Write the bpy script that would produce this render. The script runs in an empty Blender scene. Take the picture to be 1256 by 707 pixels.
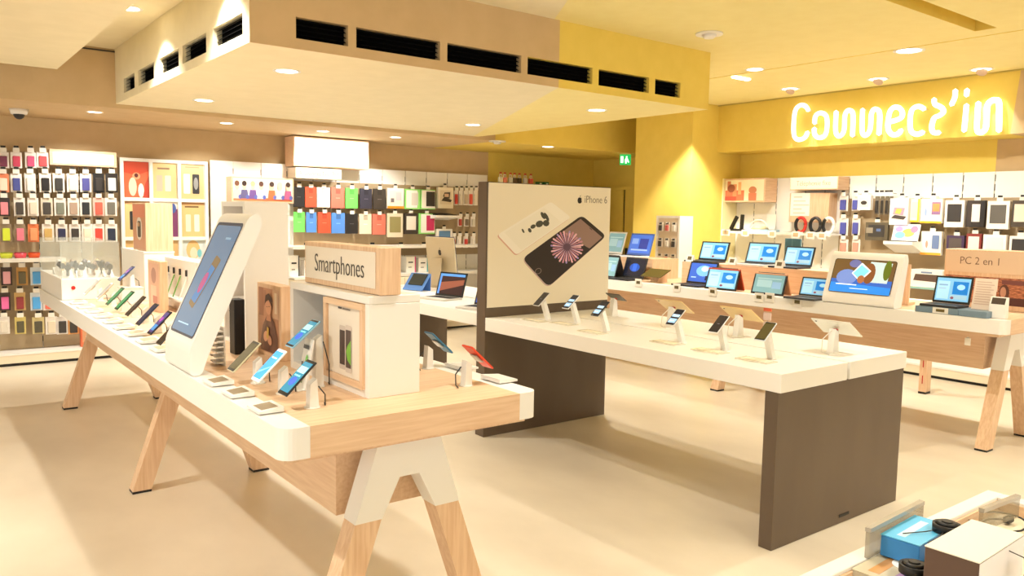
import bpy, bmesh, math, random
from mathutils import Matrix, Vector
random.seed(7)
S = bpy.context.scene
COL = S.collection
PI = math.pi

# ------------------------------------------------------------------ camera
F_PX, YAW, PITCH, ROLL, CAM_H = 977.52, 0.656257, 0.090450, 0.017216, 1.64985
_w = Vector((math.sin(YAW)*math.cos(PITCH), math.cos(YAW)*math.cos(PITCH), -math.sin(PITCH)))
_r0 = Vector((math.cos(YAW), -math.sin(YAW), 0)); _u0 = _r0.cross(_w)
_r = math.cos(ROLL)*_r0 + math.sin(ROLL)*_u0
_u = -math.sin(ROLL)*_r0 + math.cos(ROLL)*_u0
cam = bpy.data.cameras.new('camera'); cam_o = bpy.data.objects.new('camera', cam); COL.objects.link(cam_o)
cam.sensor_width = 36; cam.lens = F_PX/1256*36; cam.clip_start = 0.05; cam.clip_end = 100
cam_o.matrix_world = Matrix(((_r.x, _u.x, -_w.x, 0), (_r.y, _u.y, -_w.y, 0), (_r.z, _u.z, -_w.z, CAM_H), (0, 0, 0, 1)))
S.camera = cam_o
def at(px, py, ax, v):
    """photo pixel -> point on the world plane ax = v"""
    d = (px-628)/F_PX*_r - (py-353.5)/F_PX*_u + _w
    i = 'xyz'.index(ax); o = Vector((0, 0, CAM_H))
    return o + d*((v-o[i])/d[i])

# ------------------------------------------------------------------ world, exposure
S.view_settings.view_transform = 'Standard'; S.view_settings.look = 'None'
S.view_settings.exposure = 0.42; S.view_settings.gamma = 1.0; S.view_settings.use_curve_mapping = False
W = bpy.data.worlds.new('mall_light'); S.world = W; W.use_nodes = True
W.node_tree.nodes['Background'].inputs[0].default_value = (1.0, 0.975, 0.915, 1)
W.node_tree.nodes['Background'].inputs[1].default_value = 1.15
LAMP_COL = (1.0, 0.97, 0.90)
E_SPOT = 150.0

# ------------------------------------------------------------------ materials
def lin(c):
    return tuple(((x/255)/12.92 if x/255 <= .04045 else ((x/255+.055)/1.055)**2.4) for x in c)
_M = {}
def mat(c, rough=.5, metal=0, emit=0, alpha=1, trans=0, spec=.5):
    key = (tuple(c), rough, metal, emit, alpha, trans, spec)
    if key in _M: return _M[key]
    m = bpy.data.materials.new('paint_%02x%02x%02x' % tuple(int(v) for v in c)); m.use_nodes = True
    b = m.node_tree.nodes['Principled BSDF']; L = (*lin(c), 1)
    b.inputs['Base Color'].default_value = L; b.inputs['Roughness'].default_value = rough
    b.inputs['Metallic'].default_value = metal; b.inputs['Specular IOR Level'].default_value = spec
    if emit: b.inputs['Emission Color'].default_value = L; b.inputs['Emission Strength'].default_value = emit
    if alpha < 1: b.inputs['Alpha'].default_value = alpha
    if trans: b.inputs['Transmission Weight'].default_value = trans
    _M[key] = m; return m
def noise_mat(name, c1, c2, scale, rough, stretch=(1, 1, 1), detail=4, bump=0.0, lo=.35, hi=.65):
    m = bpy.data.materials.new(name); m.use_nodes = True; nt = m.node_tree; b = nt.nodes['Principled BSDF']
    tc = nt.nodes.new('ShaderNodeTexCoord'); mp = nt.nodes.new('ShaderNodeMapping'); mp.inputs['Scale'].default_value = stretch
    nz = nt.nodes.new('ShaderNodeTexNoise'); nz.inputs['Scale'].default_value = scale; nz.inputs['Detail'].default_value = detail
    cr = nt.nodes.new('ShaderNodeValToRGB')
    cr.color_ramp.elements[0].position = lo; cr.color_ramp.elements[1].position = hi
    cr.color_ramp.elements[0].color = (*lin(c1), 1); cr.color_ramp.elements[1].color = (*lin(c2), 1)
    nt.links.new(tc.outputs['Object'], mp.inputs[0]); nt.links.new(mp.outputs[0], nz.inputs[0])
    nt.links.new(nz.outputs[0], cr.inputs[0]); nt.links.new(cr.outputs[0], b.inputs['Base Color'])
    b.inputs['Roughness'].default_value = rough
    if bump:
        bp = nt.nodes.new('ShaderNodeBump'); bp.inputs['Strength'].default_value = bump; bp.inputs['Distance'].default_value = .002
        nt.links.new(nz.outputs[0], bp.inputs['Height']); nt.links.new(bp.outputs[0], b.inputs['Normal'])
    return m
WHITE = mat((240, 236, 228), .35); WHITE2 = mat((232, 226, 214), .5); CREAM = mat((232, 218, 190), .6)
TAN = noise_mat('tan_paint', (204, 176, 132), (209, 181, 137), 6, .8)
TANC = noise_mat('tan_paint_lit', (234, 222, 186), (238, 226, 191), 6, .85)  # same tan paint, paler: light on ceiling and short face put into the colour
YEL = noise_mat('yellow_paint', (233, 206, 96), (237, 210, 102), 6, .75)
YELC = noise_mat('yellow_paint_lit', (240, 224, 152), (243, 228, 158), 6, .8)  # same yellow paint, with the ceiling's brightness put into the colour
WOODH = noise_mat('beech_grain_long', (222, 184, 146), (234, 200, 164), 9, .45, (8, .5, 8), 5)     # grain along y
WOODX = noise_mat('beech_grain_across', (222, 184, 146), (234, 200, 164), 9, .45, (.5, 8, 8), 5)    # grain along x
WOODV = noise_mat('beech_grain_upright', (220, 180, 142), (234, 200, 164), 9, .45, (8, 8, .5), 5)   # grain along z
MDARK = noise_mat('dark_bronze_laminate', (92, 76, 60), (98, 82, 65), 4, .42, (1, 1, .3))
FLOOR = noise_mat('polished_beige_concrete', (202, 188, 164), (226, 213, 190), 1.1, .34, (1, .55, 1), 6, .05)
BLACK = mat((16, 15, 14), .45); PITCH_BLACK = mat((5, 5, 5), .95, spec=.1); DGREY = mat((48, 46, 44), .5); STEEL = mat((190, 186, 178), .3, .9)
RED = mat((196, 30, 24), .4); SLAT = noise_mat('taupe_panel', (168, 146, 112), (176, 154, 120), 3, .7)
GLASS = mat((236, 246, 240), .03, 0, 0, .16); SMOKE = mat((150, 140, 116), .05, 0, 0, .45)
LAMP = mat((255, 246, 226), .5, 0, 6.0)

# ------------------------------------------------------------------ mesh builder
class MB:
    def __init__(s): s.v = []; s.f = []; s.m = []; s.mats = []; s.sm = []; s.M = None
    def mi(s, m):
        if m not in s.mats: s.mats.append(m)
        return s.mats.index(m)
    def add(s, vs, fs, m, smooth=False):
        o = len(s.v); k = s.mi(m)
        s.v += [tuple(s.M @ Vector(p)) if s.M else tuple(p) for p in vs]
        for f in fs: s.f.append([i+o for i in f]); s.m.append(k); s.sm.append(smooth)
        return s
    def box(s, x0, x1, y0, y1, z0, z1, m, bev=0, seg=2):
        if bev:
            bm = bmesh.new(); bmesh.ops.create_cube(bm, size=1)
            bmesh.ops.scale(bm, vec=(abs(x1-x0), abs(y1-y0), abs(z1-z0)), verts=bm.verts)
            bmesh.ops.translate(bm, vec=((x0+x1)/2, (y0+y1)/2, (z0+z1)/2), verts=bm.verts)
            bmesh.ops.bevel(bm, geom=list(bm.edges), offset=bev, segments=seg, affect='EDGES', profile=.5)
            bm.verts.index_update()
            s.add([v.co[:] for v in bm.verts], [[v.index for v in f.verts] for f in bm.faces], m); bm.free(); return s
        return s.add([(x, y, z) for x in (x0, x1) for y in (y0, y1) for z in (z0, z1)],
                     [(0, 1, 3, 2), (4, 6, 7, 5), (0, 4, 5, 1), (2, 3, 7, 6), (0, 2, 6, 4), (1, 5, 7, 3)], m)
    def poly(s, pts, m): return s.add(pts, [list(range(len(pts)))], m)
    def prism(s, pts, ax, a0, a1, m, smooth=False):
        """2-d outline extruded along ax ('x': pts=(y,z), 'y': (x,z), 'z': (x,y))"""
        n = len(pts)
        g = {'x': lambda p, a: (a, p[0], p[1]), 'y': lambda p, a: (p[0], a, p[1]), 'z': lambda p, a: (p[0], p[1], a)}[ax]
        vs = [g(p, a0) for p in pts] + [g(p, a1) for p in pts]
        s.add(vs, [list(range(n))[::-1], list(range(n, 2*n))], m)
        o = len(s.v)-2*n; k = s.mi(m)
        for i in range(n):
            j = (i+1) % n; s.f.append([o+i, o+j, o+n+j, o+n+i]); s.m.append(k); s.sm.append(smooth)
        return s
    def cyl(s, p0, p1, r, m, n=12, r1=None):
        p0 = Vector(p0); p1 = Vector(p1); d = (p1-p0).normalized(); r1 = r if r1 is None else r1
        a = d.orthogonal().normalized(); b = d.cross(a)
        vs = []
        for p, q in ((p0, r), (p1, r1)):
            vs += [p+a*(q*math.cos(2*PI*i/n))+b*(q*math.sin(2*PI*i/n)) for i in range(n)]
        s.add(vs, [list(range(n))[::-1], list(range(n, 2*n))], m)
        o = len(s.v)-2*n; k = s.mi(m)
        for i in range(n):
            j = (i+1) % n; s.f.append([o+i, o+j, o+n+j, o+n+i]); s.m.append(k); s.sm.append(True)
        return s
    def tube(s, pts, r, m, n=8):
        P = [Vector(p) for p in pts]; prev = None; rings = []
        for i, p in enumerate(P):
            t = ((P[min(i+1, len(P)-1)]-p).normalized()+(p-P[max(i-1, 0)]).normalized()).normalized()
            a = t.orthogonal().normalized() if prev is None else (prev-t*prev.dot(t)).normalized()
            prev = a; b = t.cross(a); rings.append([p+(a*math.cos(2*PI*k/n)+b*math.sin(2*PI*k/n))*r for k in range(n)])
        # rounded ends
        vs = [v for g in rings for v in g]; fs = []
        for i in range(len(P)-1):
            for k in range(n):
                j = (k+1) % n; fs.append((i*n+k, i*n+j, (i+1)*n+j, (i+1)*n+k))
        t0 = (P[0]-P[1]).normalized(); t1 = (P[-1]-P[-2]).normalized()
        vs += [P[0]+t0*r*.8, P[-1]+t1*r*.8]; c0 = len(vs)-2; L = (len(P)-1)*n
        for k in range(n):
            j = (k+1) % n; fs += [(c0, j, k), (c0+1, L+k, L+j)]
        return s.add(vs, fs, m, True)
    def ball(s, c, r, m, n=10, sz=1.0):
        vs = []; fs = []
        for i in range(n//2+1):
            a = PI*i/(n//2)
            for k in range(n): vs.append((c[0]+r*math.sin(a)*math.cos(2*PI*k/n), c[1]+r*math.sin(a)*math.sin(2*PI*k/n), c[2]+r*sz*math.cos(a)))
        for i in range(n//2):
            for k in range(n):
                j = (k+1) % n; fs.append((i*n+k, (i+1)*n+k, (i+1)*n+j, i*n+j))
        return s.add(vs, fs, m, True)
    def mesh(s, name):
        me = bpy.data.meshes.new(name); me.from_pydata(s.v, [], s.f)
        for m in s.mats: me.materials.append(m)
        me.polygons.foreach_set('material_index', s.m); me.polygons.foreach_set('use_smooth', s.sm)
        me.validate(); me.update()
        bm = bmesh.new(); bm.from_mesh(me); bmesh.ops.recalc_face_normals(bm, faces=bm.faces); bm.to_mesh(me); bm.free()
        return me
    def build(s, name, parent=None):
        o = bpy.data.objects.new(name, s.mesh(name)); COL.objects.link(o); o.parent = parent; return o
def tag(o, label, cat, group=None):
    o['label'] = label; o['category'] = cat
    if group: o['group'] = group
    return o
def thing(name, label, cat, loc=(0, 0, 0), rz=0, group=None):
    o = bpy.data.objects.new(name, None); COL.objects.link(o); o.empty_display_size = .05
    o.location = loc; o.rotation_euler = (0, 0, rz); return tag(o, label, cat, group)
def struct(o): o['kind'] = 'structure'; return o
_cache = {}
def part(name, key, fn, parent):
    """one child mesh; alike pieces share mesh data"""
    k = (name, key)
    if key is None or k not in _cache:
        b = MB(); fn(b); me = b.mesh(name)
        if key is None: o = bpy.data.objects.new(name, me); COL.objects.link(o); o.parent = parent; return o
        _cache[k] = me
    o = bpy.data.objects.new(name, _cache[k]); COL.objects.link(o); o.parent = parent; return o
def rot(rx=0, ry=0, rz=0, t=(0, 0, 0)):
    return Matrix.Translation(t) @ Matrix.Rotation(rz, 4, 'Z') @ Matrix.Rotation(ry, 4, 'Y') @ Matrix.Rotation(rx, 4, 'X')
def text_mesh(txt, size, m, ext=.0006):
    cu = bpy.data.curves.new('lettering', 'FONT'); cu.body = txt; cu.size = size; cu.extrude = ext
    cu.offset = -size*.012; cu.align_x = 'CENTER'; cu.align_y = 'CENTER'; cu.resolution_u = 3
    o = bpy.data.objects.new('lettering', cu); COL.objects.link(o)
    dg = bpy.context.evaluated_depsgraph_get(); me = bpy.data.meshes.new_from_object(o.evaluated_get(dg))
    bpy.data.objects.remove(o); me.materials.clear(); me.materials.append(m); return me
def text(txt, size, m, parent, loc, sx=1, rx=PI/2, rz=0):
    me = text_mesh(txt, size, m); me.transform(Matrix.Translation(loc) @ Matrix.Rotation(rz, 4, 'Z') @ Matrix.Rotation(rx, 4, 'X') @ Matrix.Diagonal((sx, 1, 1, 1)))
    o = bpy.data.objects.new('lettering', me); COL.objects.link(o); o.parent = parent; return o
# flat print: shapes in (u,v), laid on a face; layers sit a hair apart
def ell(u, v, ru, rv, n=16, a=0):
    return [(u+ru*math.cos(2*PI*i/n)*math.cos(a)-rv*math.sin(2*PI*i/n)*math.sin(a), v+ru*math.cos(2*PI*i/n)*math.sin(a)+rv*math.sin(2*PI*i/n)*math.cos(a)) for i in range(n)]
def rect(u0, v0, u1, v1): return [(u0, v0), (u1, v0), (u1, v1), (u0, v1)]
def rrect(u0, v0, u1, v1, r, n=4):
    out = []
    for cx, cy, a0 in ((u1-r, v1-r, 0), (u0+r, v1-r, PI/2), (u0+r, v0+r, PI), (u1-r, v0+r, 1.5*PI)):
        out += [(cx+r*math.cos(a0+PI/2*i/n), cy+r*math.sin(a0+PI/2*i/n)) for i in range(n+1)]
    return out
def round_quad(q, t=.12, n=4):
    out = []; q = [Vector(p) for p in q]
    for i in range(4):
        p = q[i]; d = min((q[i-1]-p).length, (q[(i+1) % 4]-p).length)*t
        a = p+(q[i-1]-p).normalized()*d; c = p+(q[(i+1) % 4]-p).normalized()*d
        for k in range(n+1):
            s = k/n; out.append(tuple(a*(1-s)**2+p*2*s*(1-s)+c*s*s))
    return out
def show(b, shapes, y=0, d=.0005, gloss=.35, emit=0, M=None):
    """shapes on the local plane y, facing -y: u -> x, v -> z"""
    for i, (pts, c) in enumerate(shapes):
        m = c if not isinstance(c, tuple) else mat(c, gloss, 0, emit)
        vs = [(p[0], y-d*(i+1), p[1]) for p in pts]
        if M: vs = [M @ Vector(v) for v in vs]
        b.poly(vs, m)
ORD = ['first', 'second', 'third', 'fourth', 'fifth', 'sixth', 'seventh', 'eighth', 'ninth', 'tenth', 'eleventh', 'twelfth', 'thirteenth', 'fourteenth', 'fifteenth', 'sixteenth']

# ================================================================== the shell
ZC, ZB, ZS = 3.16, 2.65, 2.61            # ceiling, bulkhead underside, soffit by the back wall
YF, YW = 8.46, 10.0                      # soffit front, back wall
XF, XW, ZFB = 8.75, 9.25, 2.54           # sign fascia, right wall
YP = 6.9                                 # pillar face
b = MB(); b.box(-5, 11, -6, 11, -.1, 0, FLOOR); struct(b.build('floor'))
# main ceiling: tan part and yellow part meet along a slanted line; a light slot is recessed into the yellow part
xb = lambda y: 4.07-.5966*(4.81-y)
b = MB()
b.poly([(-5, -6, ZC), (xb(-6), -6, ZC), (4.07, 4.81, ZC), (4.07, 11, ZC), (-5, 11, ZC)], TANC)
SX0, SX1, SY0, SY1 = 4.0, 6.79, 2.74, 2.9
b.poly([(xb(SY1), SY1, ZC), (11, SY1, ZC), (11, 11, ZC), (4.07, 11, ZC), (4.07, 4.81, ZC)], YELC)
b.poly([(xb(SY0), SY0, ZC), (SX0, SY0, ZC), (SX0, SY1, ZC), (xb(SY1), SY1, ZC)], YELC)
b.poly([(SX1, SY0, ZC), (11, SY0, ZC), (11, SY1, ZC), (SX1, SY1, ZC)], YELC)
b.poly([(xb(-6), -6, ZC), (11, -6, ZC), (11, SY0, ZC), (xb(SY0), SY0, ZC)], YELC)
for (p, q) in (((SX0, SY0), (SX1, SY0)), ((SX1, SY0), (SX1, SY1)), ((SX1, SY1), (SX0, SY1)), ((SX0, SY1), (SX0, SY0))):
    b.poly([(p[0], p[1], ZC), (q[0], q[1], ZC), (q[0], q[1], ZC+.14), (p[0], p[1], ZC+.14)], YEL)
b.poly([(SX0, SY0, ZC+.14), (SX1, SY0, ZC+.14), (SX1, SY1, ZC+.14), (SX0, SY1, ZC+.14)], YEL)
b.box(-5, 11, -6, 11, ZC+.2, ZC+.3, TANC)
struct(b.build('ceiling'))
# lowered ceiling block on the left
p = at(70, 85, 'z', 2.86)
b = MB(); b.box(-5, p.x, -6, p.y, 2.86, ZC, TANC); struct(b.build('ceiling_block'))
b = MB(); b.box(7.0, 7.006, -6, YP, ZC-.004, ZC, YEL); struct(b.build('trim_1'))
# soffit over the back wall, with its fascia
XT = 6.2
b = MB(); b.box(-5, XT, YF, YW, ZS, ZC, TAN); struct(b.build('soffit_tan'))
b = MB(); b.box(XT, 9.4, YF, YW, ZS, ZC, YEL); struct(b.build('soffit_yellow'))
b = MB(); b.box(-5, 2.05, YF-.012, YF, ZC-.03, ZC-.018, DGREY); struct(b.build('trim_2'))
XS = 7.2
b = MB(); b.box(-5, XS, YW, YW+.15, 0, ZC, TAN); struct(b.build('wall_back'))
b = MB(); b.box(XS, 9.55, YW, YW+.15, 0, ZC, YEL); struct(b.build('wall_back_yellow'))
b = MB(); b.box(9.4, 9.55, 7.9, YW, 0, ZC, YEL); struct(b.build('wall_corner'))
PX0 = at(848, 200, 'y', YP).x; PY1 = at(779, 200, 'x', PX0).y
b = MB(); b.box(PX0, 9.55, YP, PY1, 0, ZC, YEL); struct(b.build('pillar'))
b = MB()
yt = at(1222, 195, 'x', XW).y
b.box(XW, XW+.15, yt, YP, 0, ZC, YEL); struct(b.build('wall_right'))
b = MB(); b.box(XW, XW+.15, -6, yt, 0, ZC, TAN); struct(b.build('wall_right_tan'))
# sign fascia, yellow then tan beyond a slanted line
ya = at(1250, 120, 'x', XF).y; yb = at(1239, 165, 'x', XF).y
b = MB()
b.prism([(YP, ZFB), (YP, ZC), (ya, ZC), (yb, ZFB)], 'x', XF, XW, YEL); struct(b.build('fascia_yellow'))
b = MB()
b.prism([(-6, ZFB), (-6, ZC), (ya, ZC), (yb, ZFB)], 'x', XF, XW, TAN); struct(b.build('fascia_tan'))
b = MB(); b.box(XF-.03, XF-.004, -6, YP, ZC-.012, ZC-.002, mat((196, 176, 90), .6)); struct(b.build('trim_3'))

# bulkhead: hollow box with rows of black ventilation slots
BX0, BX1, BY0 = 1.70, 5.93, 4.80
TB = 4.12                                  # tan / yellow split on the long face
yw = lambda x: 'y'
def face_with_holes(b, a0, a1, holes, z0, z1, hz0, hz1, put, mfun, dep):
    xs = [a0]
    for h in holes: xs += list(h)
    xs.append(a1)
    for i in range(len(xs)-1):
        p, q = xs[i], xs[i+1]
        cuts = [p]+([TB] if (put == 'y' and p < TB < q) else [])+[q]
        for c0, c1 in zip(cuts[:-1], cuts[1:]):
            m = mfun((c0+c1)/2)
            def quad(u0, u1, w0, w1):
                if put == 'y': b.poly([(u0, BY0, w0), (u1, BY0, w0), (u1, BY0, w1), (u0, BY0, w1)], m)
                else: b.poly([(BX0, u0, w0), (BX0, u1, w0), (BX0, u1, w1), (BX0, u0, w1)], m)
            if i % 2 == 0: quad(c0, c1, z0, z1)
            else: quad(c0, c1, z0, hz0); quad(c0, c1, hz1, z1)
    for (p, q) in holes:
        for (u0, u1, w0, w1) in ((p, p, hz0, hz1), (q, q, hz0, hz1)):
            m = mfun(u0)
            if put == 'y': b.poly([(u0, BY0, w0), (u0, BY0+dep, w0), (u0, BY0+dep, w1), (u0, BY0, w1)], m)
            else: b.poly([(BX0, u0, w0), (BX0+dep, u0, w0), (BX0+dep, u0, w1), (BX0, u0, w1)], m)
        for w in (hz0, hz1):
            m = mfun((p+q)/2)
            if put == 'y': b.poly([(p, BY0, w), (q, BY0, w), (q, BY0+dep, w), (p, BY0+dep, w)], m)
            else: b.poly([(BX0, p, w), (BX0, q, w), (BX0+dep, q, w), (BX0+dep, p, w)], m)
hx = [(at(p, 30, 'y', BY0).x, at(q, 40, 'y', BY0).x) for p, q in ((363, 427), (437, 540), (549, 640), (648, 728), (736, 798), (806, 837))]
hy = [(at(q, 60, 'x', BX0).y, at(p, 80, 'x', BX0).y) for p, q in ((262, 298), (224, 253), (195, 219), (169, 188), (151, 164))]
VZ0, VZ1 = 2.715, 2.845
b = MB()
face_with_holes(b, BX0, BX1, hx, ZB, ZC, VZ0, VZ1, 'y', lambda x: TAN if x < TB else YEL, .07)
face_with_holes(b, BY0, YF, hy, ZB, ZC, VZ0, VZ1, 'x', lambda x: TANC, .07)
b.poly([(BX1, BY0, ZB), (BX1, YF, ZB), (BX1, YF, ZC), (BX1, BY0, ZC)], YEL)
b.poly([(BX0, BY0, ZB), (TB, BY0, ZB), (5.85, YF, ZB), (BX0, YF, ZB)], TANC)
b.poly([(TB, BY0, ZB), (BX1, BY0, ZB), (BX1, YF, ZB), (5.85, YF, ZB)], YELC)
struct(b.build('ceiling_bulkhead'))
def vent(w, loc, rz, label, group):
    t = thing('air_vent', label, 'vent', loc, rz, group)
    part('backing', None, lambda b: b.box(0, w, .058, .066, 0, VZ1-VZ0, PITCH_BLACK), t)
    for k in range(4):
        z = .02+k*.03
        part('slat', None, lambda b: b.prism([(.02, z), (.05, z+.016), (.05, z+.018), (.02, z+.002)], 'x', .002, w-.002, PITCH_BLACK), t)
for i, (p, q) in enumerate(hx):
    vent(q-p-.004, (p+.002, BY0, VZ0), 0, 'black vent slot on long bulkhead face, %s from the outer corner' % ORD[i], 'vents on the long bulkhead face')
for i, (p, q) in enumerate(hy):
    vent(q-p-.004, (BX0, q-.002, VZ0), -PI/2, 'black vent slot on short lit bulkhead face, %s from the outer corner' % ORD[i], 'vents on the short bulkhead face')

# yellow double door in the far corner
d0 = at(777, 232, 'x', 9.4).y-.6; d1 = at(753, 232, 'x', 9.4).y+.15
dm = at(768, 232, 'x', 9.4).y
dz = 2.1
o = bpy.data.objects.new('door_1', None); COL.objects.link(o); struct(o)
for (p, q) in ((d0, dm-.02), (dm+.02, d1)):
    l = part('door_leaf', None, lambda b: b.box(9.36, 9.4, p, q, .01, dz, YEL, .004), o)
    part('handle', None, lambda b: b.box(9.32, 9.36, (q-.1 if p == d0 else p+.06), (q-.06 if p == d0 else p+.1), 1.0, 1.16, DGREY, .006), l)
part('door_gap', None, lambda b: b.box(9.385, 9.4, dm-.02, dm+.02, .01, dz, BLACK), o)
part('door_frame', None, lambda b: b.box(9.35, 9.4, d0-.06, d1+.06, dz, dz+.05, YEL), o)

# ================================================================== lamps and ceiling fittings
def spot(loc, target, e, ang=110, blend=.5, rad=.05):
    l = bpy.data.lights.new('lamp_light', 'SPOT'); l.energy = e; l.color = LAMP_COL; l.spot_size = math.radians(ang); l.spot_blend = blend; l.shadow_soft_size = rad
    o = bpy.data.objects.new('lamp_light', l); COL.objects.link(o); o.location = loc
    o.rotation_euler = (Vector(target)-Vector(loc)).to_track_quat('-Z', 'Y').to_euler(); return o
def downlight(x, y, z, label, e=None, ang=120, r=.075, target=None, group='recessed downlights'):
    t = thing('recessed_downlight', label, 'downlight', (x, y, z), 0, group)
    def ring(b):
        n = 24; vs = []; fs = []
        for q, h in ((1.0, -.004), (1.28, -.006), (1.3, -.001)):
            vs += [(r*q*math.cos(2*PI*i/n), r*q*math.sin(2*PI*i/n), h) for i in range(n)]
        for g in range(2):
            for i in range(n):
                j = (i+1) % n; fs.append((g*n+i, g*n+j, (g+1)*n+j, (g+1)*n+i))
        b.add(vs, fs, WHITE, True)
    part('trim_ring', ('ring', r), ring, t)
    part('lens', ('lens', r), lambda b: b.cyl((0, 0, -.0035), (0, 0, -.0005), r, LAMP, 24), t)
    e = E_SPOT if e is None else e
    if e:
        s = spot((x, y, z-.012), target or (x, y, 0), e, ang); s.name = 'bulb'; s.parent = t; s.location = (0, 0, -.012)
    return t
def px_lamp(px, py, z): p = at(px, py, 'z', z); return p.x, p.y
for (px, py, lab) in ((352, 87, 'bright downlight under the tan bulkhead near its outer corner'), (250, 123, 'bright downlight under the tan bulkhead near the lit short face'),
                      (580, 153, 'bright downlight under the tan bulkhead beside the yellow split'), (732, 135, 'bright downlight under the yellow end of the bulkhead')):
    x, y = px_lamp(px, py, ZB); downlight(x, y, ZB, lab, E_SPOT*1.0)
x, y = px_lamp(158, 10, ZC); downlight(x, y, ZC, 'downlight grazing the short bulkhead face with bright scallops', E_SPOT*.8, 110)
downlight(1.5, 5.15, ZC, 'downlight beside the outer bulkhead corner lighting its face', E_SPOT*.8, 110)
x, y = px_lamp(926, 85, ZC); downlight(x, y, ZC, 'round downlight on the yellow ceiling beside a slim light bar', E_SPOT*1.4, 112, target=(8.3, y, .0))
x, y = px_lamp(1115, 62, ZC); downlight(x, y, ZC, 'large bright downlight on the yellow ceiling near the light slot', E_SPOT*1.4, 112, .1, (8.3, y, .0))
x, y = px_lamp(672, 180, ZS); downlight(x, y, ZS, 'downlight under the yellow soffit by the exit sign', E_SPOT*.35)
for i, (px, py) in enumerate(((969, 109), (1077, 97), (1204, 85))):
    x, y = px_lamp(px, py, ZC)
    t = downlight(x, y, ZC, 'tilting spot %s from the pillar in front of the glowing sign' % ORD[i], E_SPOT*.6, 66, .085, (XW, y, .9), 'spots in front of the sign')
    part('spot_head', 'sh', lambda b: b.cyl((0, 0, -.03), (.02, 0, -.004), .05, mat((206, 176, 150), .4), 16), t)
# pillar washer, half hidden above the bulkhead
downlight(7.75, 6.45, ZC, 'downlight washing the yellow pillar corner', E_SPOT*2.2, 70, target=(8.3, 6.95, .8))
# added unseen downlights outside the view, to brighten the shop
for i, (x, y) in enumerate(((2.3, 2.2), (4.9, 2.2), (2.3, -.6), (4.9, -.6), (-.3, 4.6), (-.3, 2.0), (7.1, 1.2), (7.1, -1.4))):
    zz = ZC if x > 1 else 2.86
    downlight(x, y, zz, 'added unseen downlight over the '+('near end of the smartphone table', 'near end of the phone table', 'aisle before the smartphone table', 'aisle before the phone table', 'aisle beside the case wall', 'aisle beside the kiosk', 'near end of the laptop table', 'aisle before the laptop table')[i], E_SPOT*(1.0), group='added downlights over the front of the shop')
# soffit washers for the product wall
for i, px in enumerate((115, 275, 392, 480)):
    p = at(px, 138+.085*(px-115), 'z', ZS)
    downlight(p.x, 8.95, ZS, 'soffit spot %s from the dome camera over the product wall' % ORD[i], E_SPOT*.6, 100, .06, (p.x, 9.95, .9), 'soffit spots over the product wall')
downlight(-.6, 8.95, ZS, 'soffit spot over the left end of the product wall', E_SPOT*.6, 100, .06, (-.6, 9.95, .9), 'soffit spots over the product wall')
# slim bar, detectors, dome camera
p = at(909, 95, 'z', ZC); t = thing('light_bar', 'slim white light bar beside a round downlight', 'light bar', (p.x, p.y, ZC), 0)
part('diffuser', None, lambda b: b.box(-.13, .13, -.03, .03, -.02, 0, LAMP, .008), t)
def detector(px, py, z, label):
    p = at(px, py, 'z', z); t = thing('smoke_detector', label, 'detector', (p.x, p.y, z), 0)
    part('mount_plate', 'mp', lambda b: b.cyl((0, 0, -.012), (0, 0, 0), .11, WHITE, 24), t)
    part('sensor_head', 'shd', lambda b: b.cyl((0, 0, -.04), (0, 0, -.012), .04, WHITE, 18, .06), t)
detector(870, 41, ZC, 'flat round smoke detector on the yellow ceiling near the bulkhead')
detector(610, 173, ZS, 'small smoke detector under the tan soffit by the yellow split')
p = at(23, 134, 'z', ZS); t = thing('dome_camera', 'white dome security camera under the tan soffit', 'camera', (p.x, p.y, ZS), 0)
part('housing', None, lambda b: b.cyl((0, 0, -.05), (0, 0, 0), .07, WHITE, 20, .085), t)
part('dome', None, lambda b: b.ball((0, 0, -.05), .05, DGREY, 14), t)
# exit sign
p = at(767, 196, 'y', 8.7); t = thing('exit_sign', 'small green emergency exit sign hanging by the pillar', 'sign', p, -PI/4)
gm = mat((20, 150, 70), .4, 0, 1.2)
part('lightbox', None, lambda b: b.box(-.085, .085, -.02, .02, -.08, .08, gm, .006), t)
part('hanger', None, lambda b: b.cyl((0, 0, .08), (0, 0, ZS-p.z), .008, STEEL), t)
part('running_figure', None, lambda b: show(b, [(rect(-.07, -.05, -.03, .05), (235, 255, 240)), (ell(.02, .04, .013, .013), (235, 255, 240)), ([(0, -.06), (.02, -.06), (.03, -.02), (.05, -.05), (.06, -.04), (.035, .02), (.005, .025), (-.01, -.01)], (235, 255, 240))], -.021, emit=1.0), t)

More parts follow.
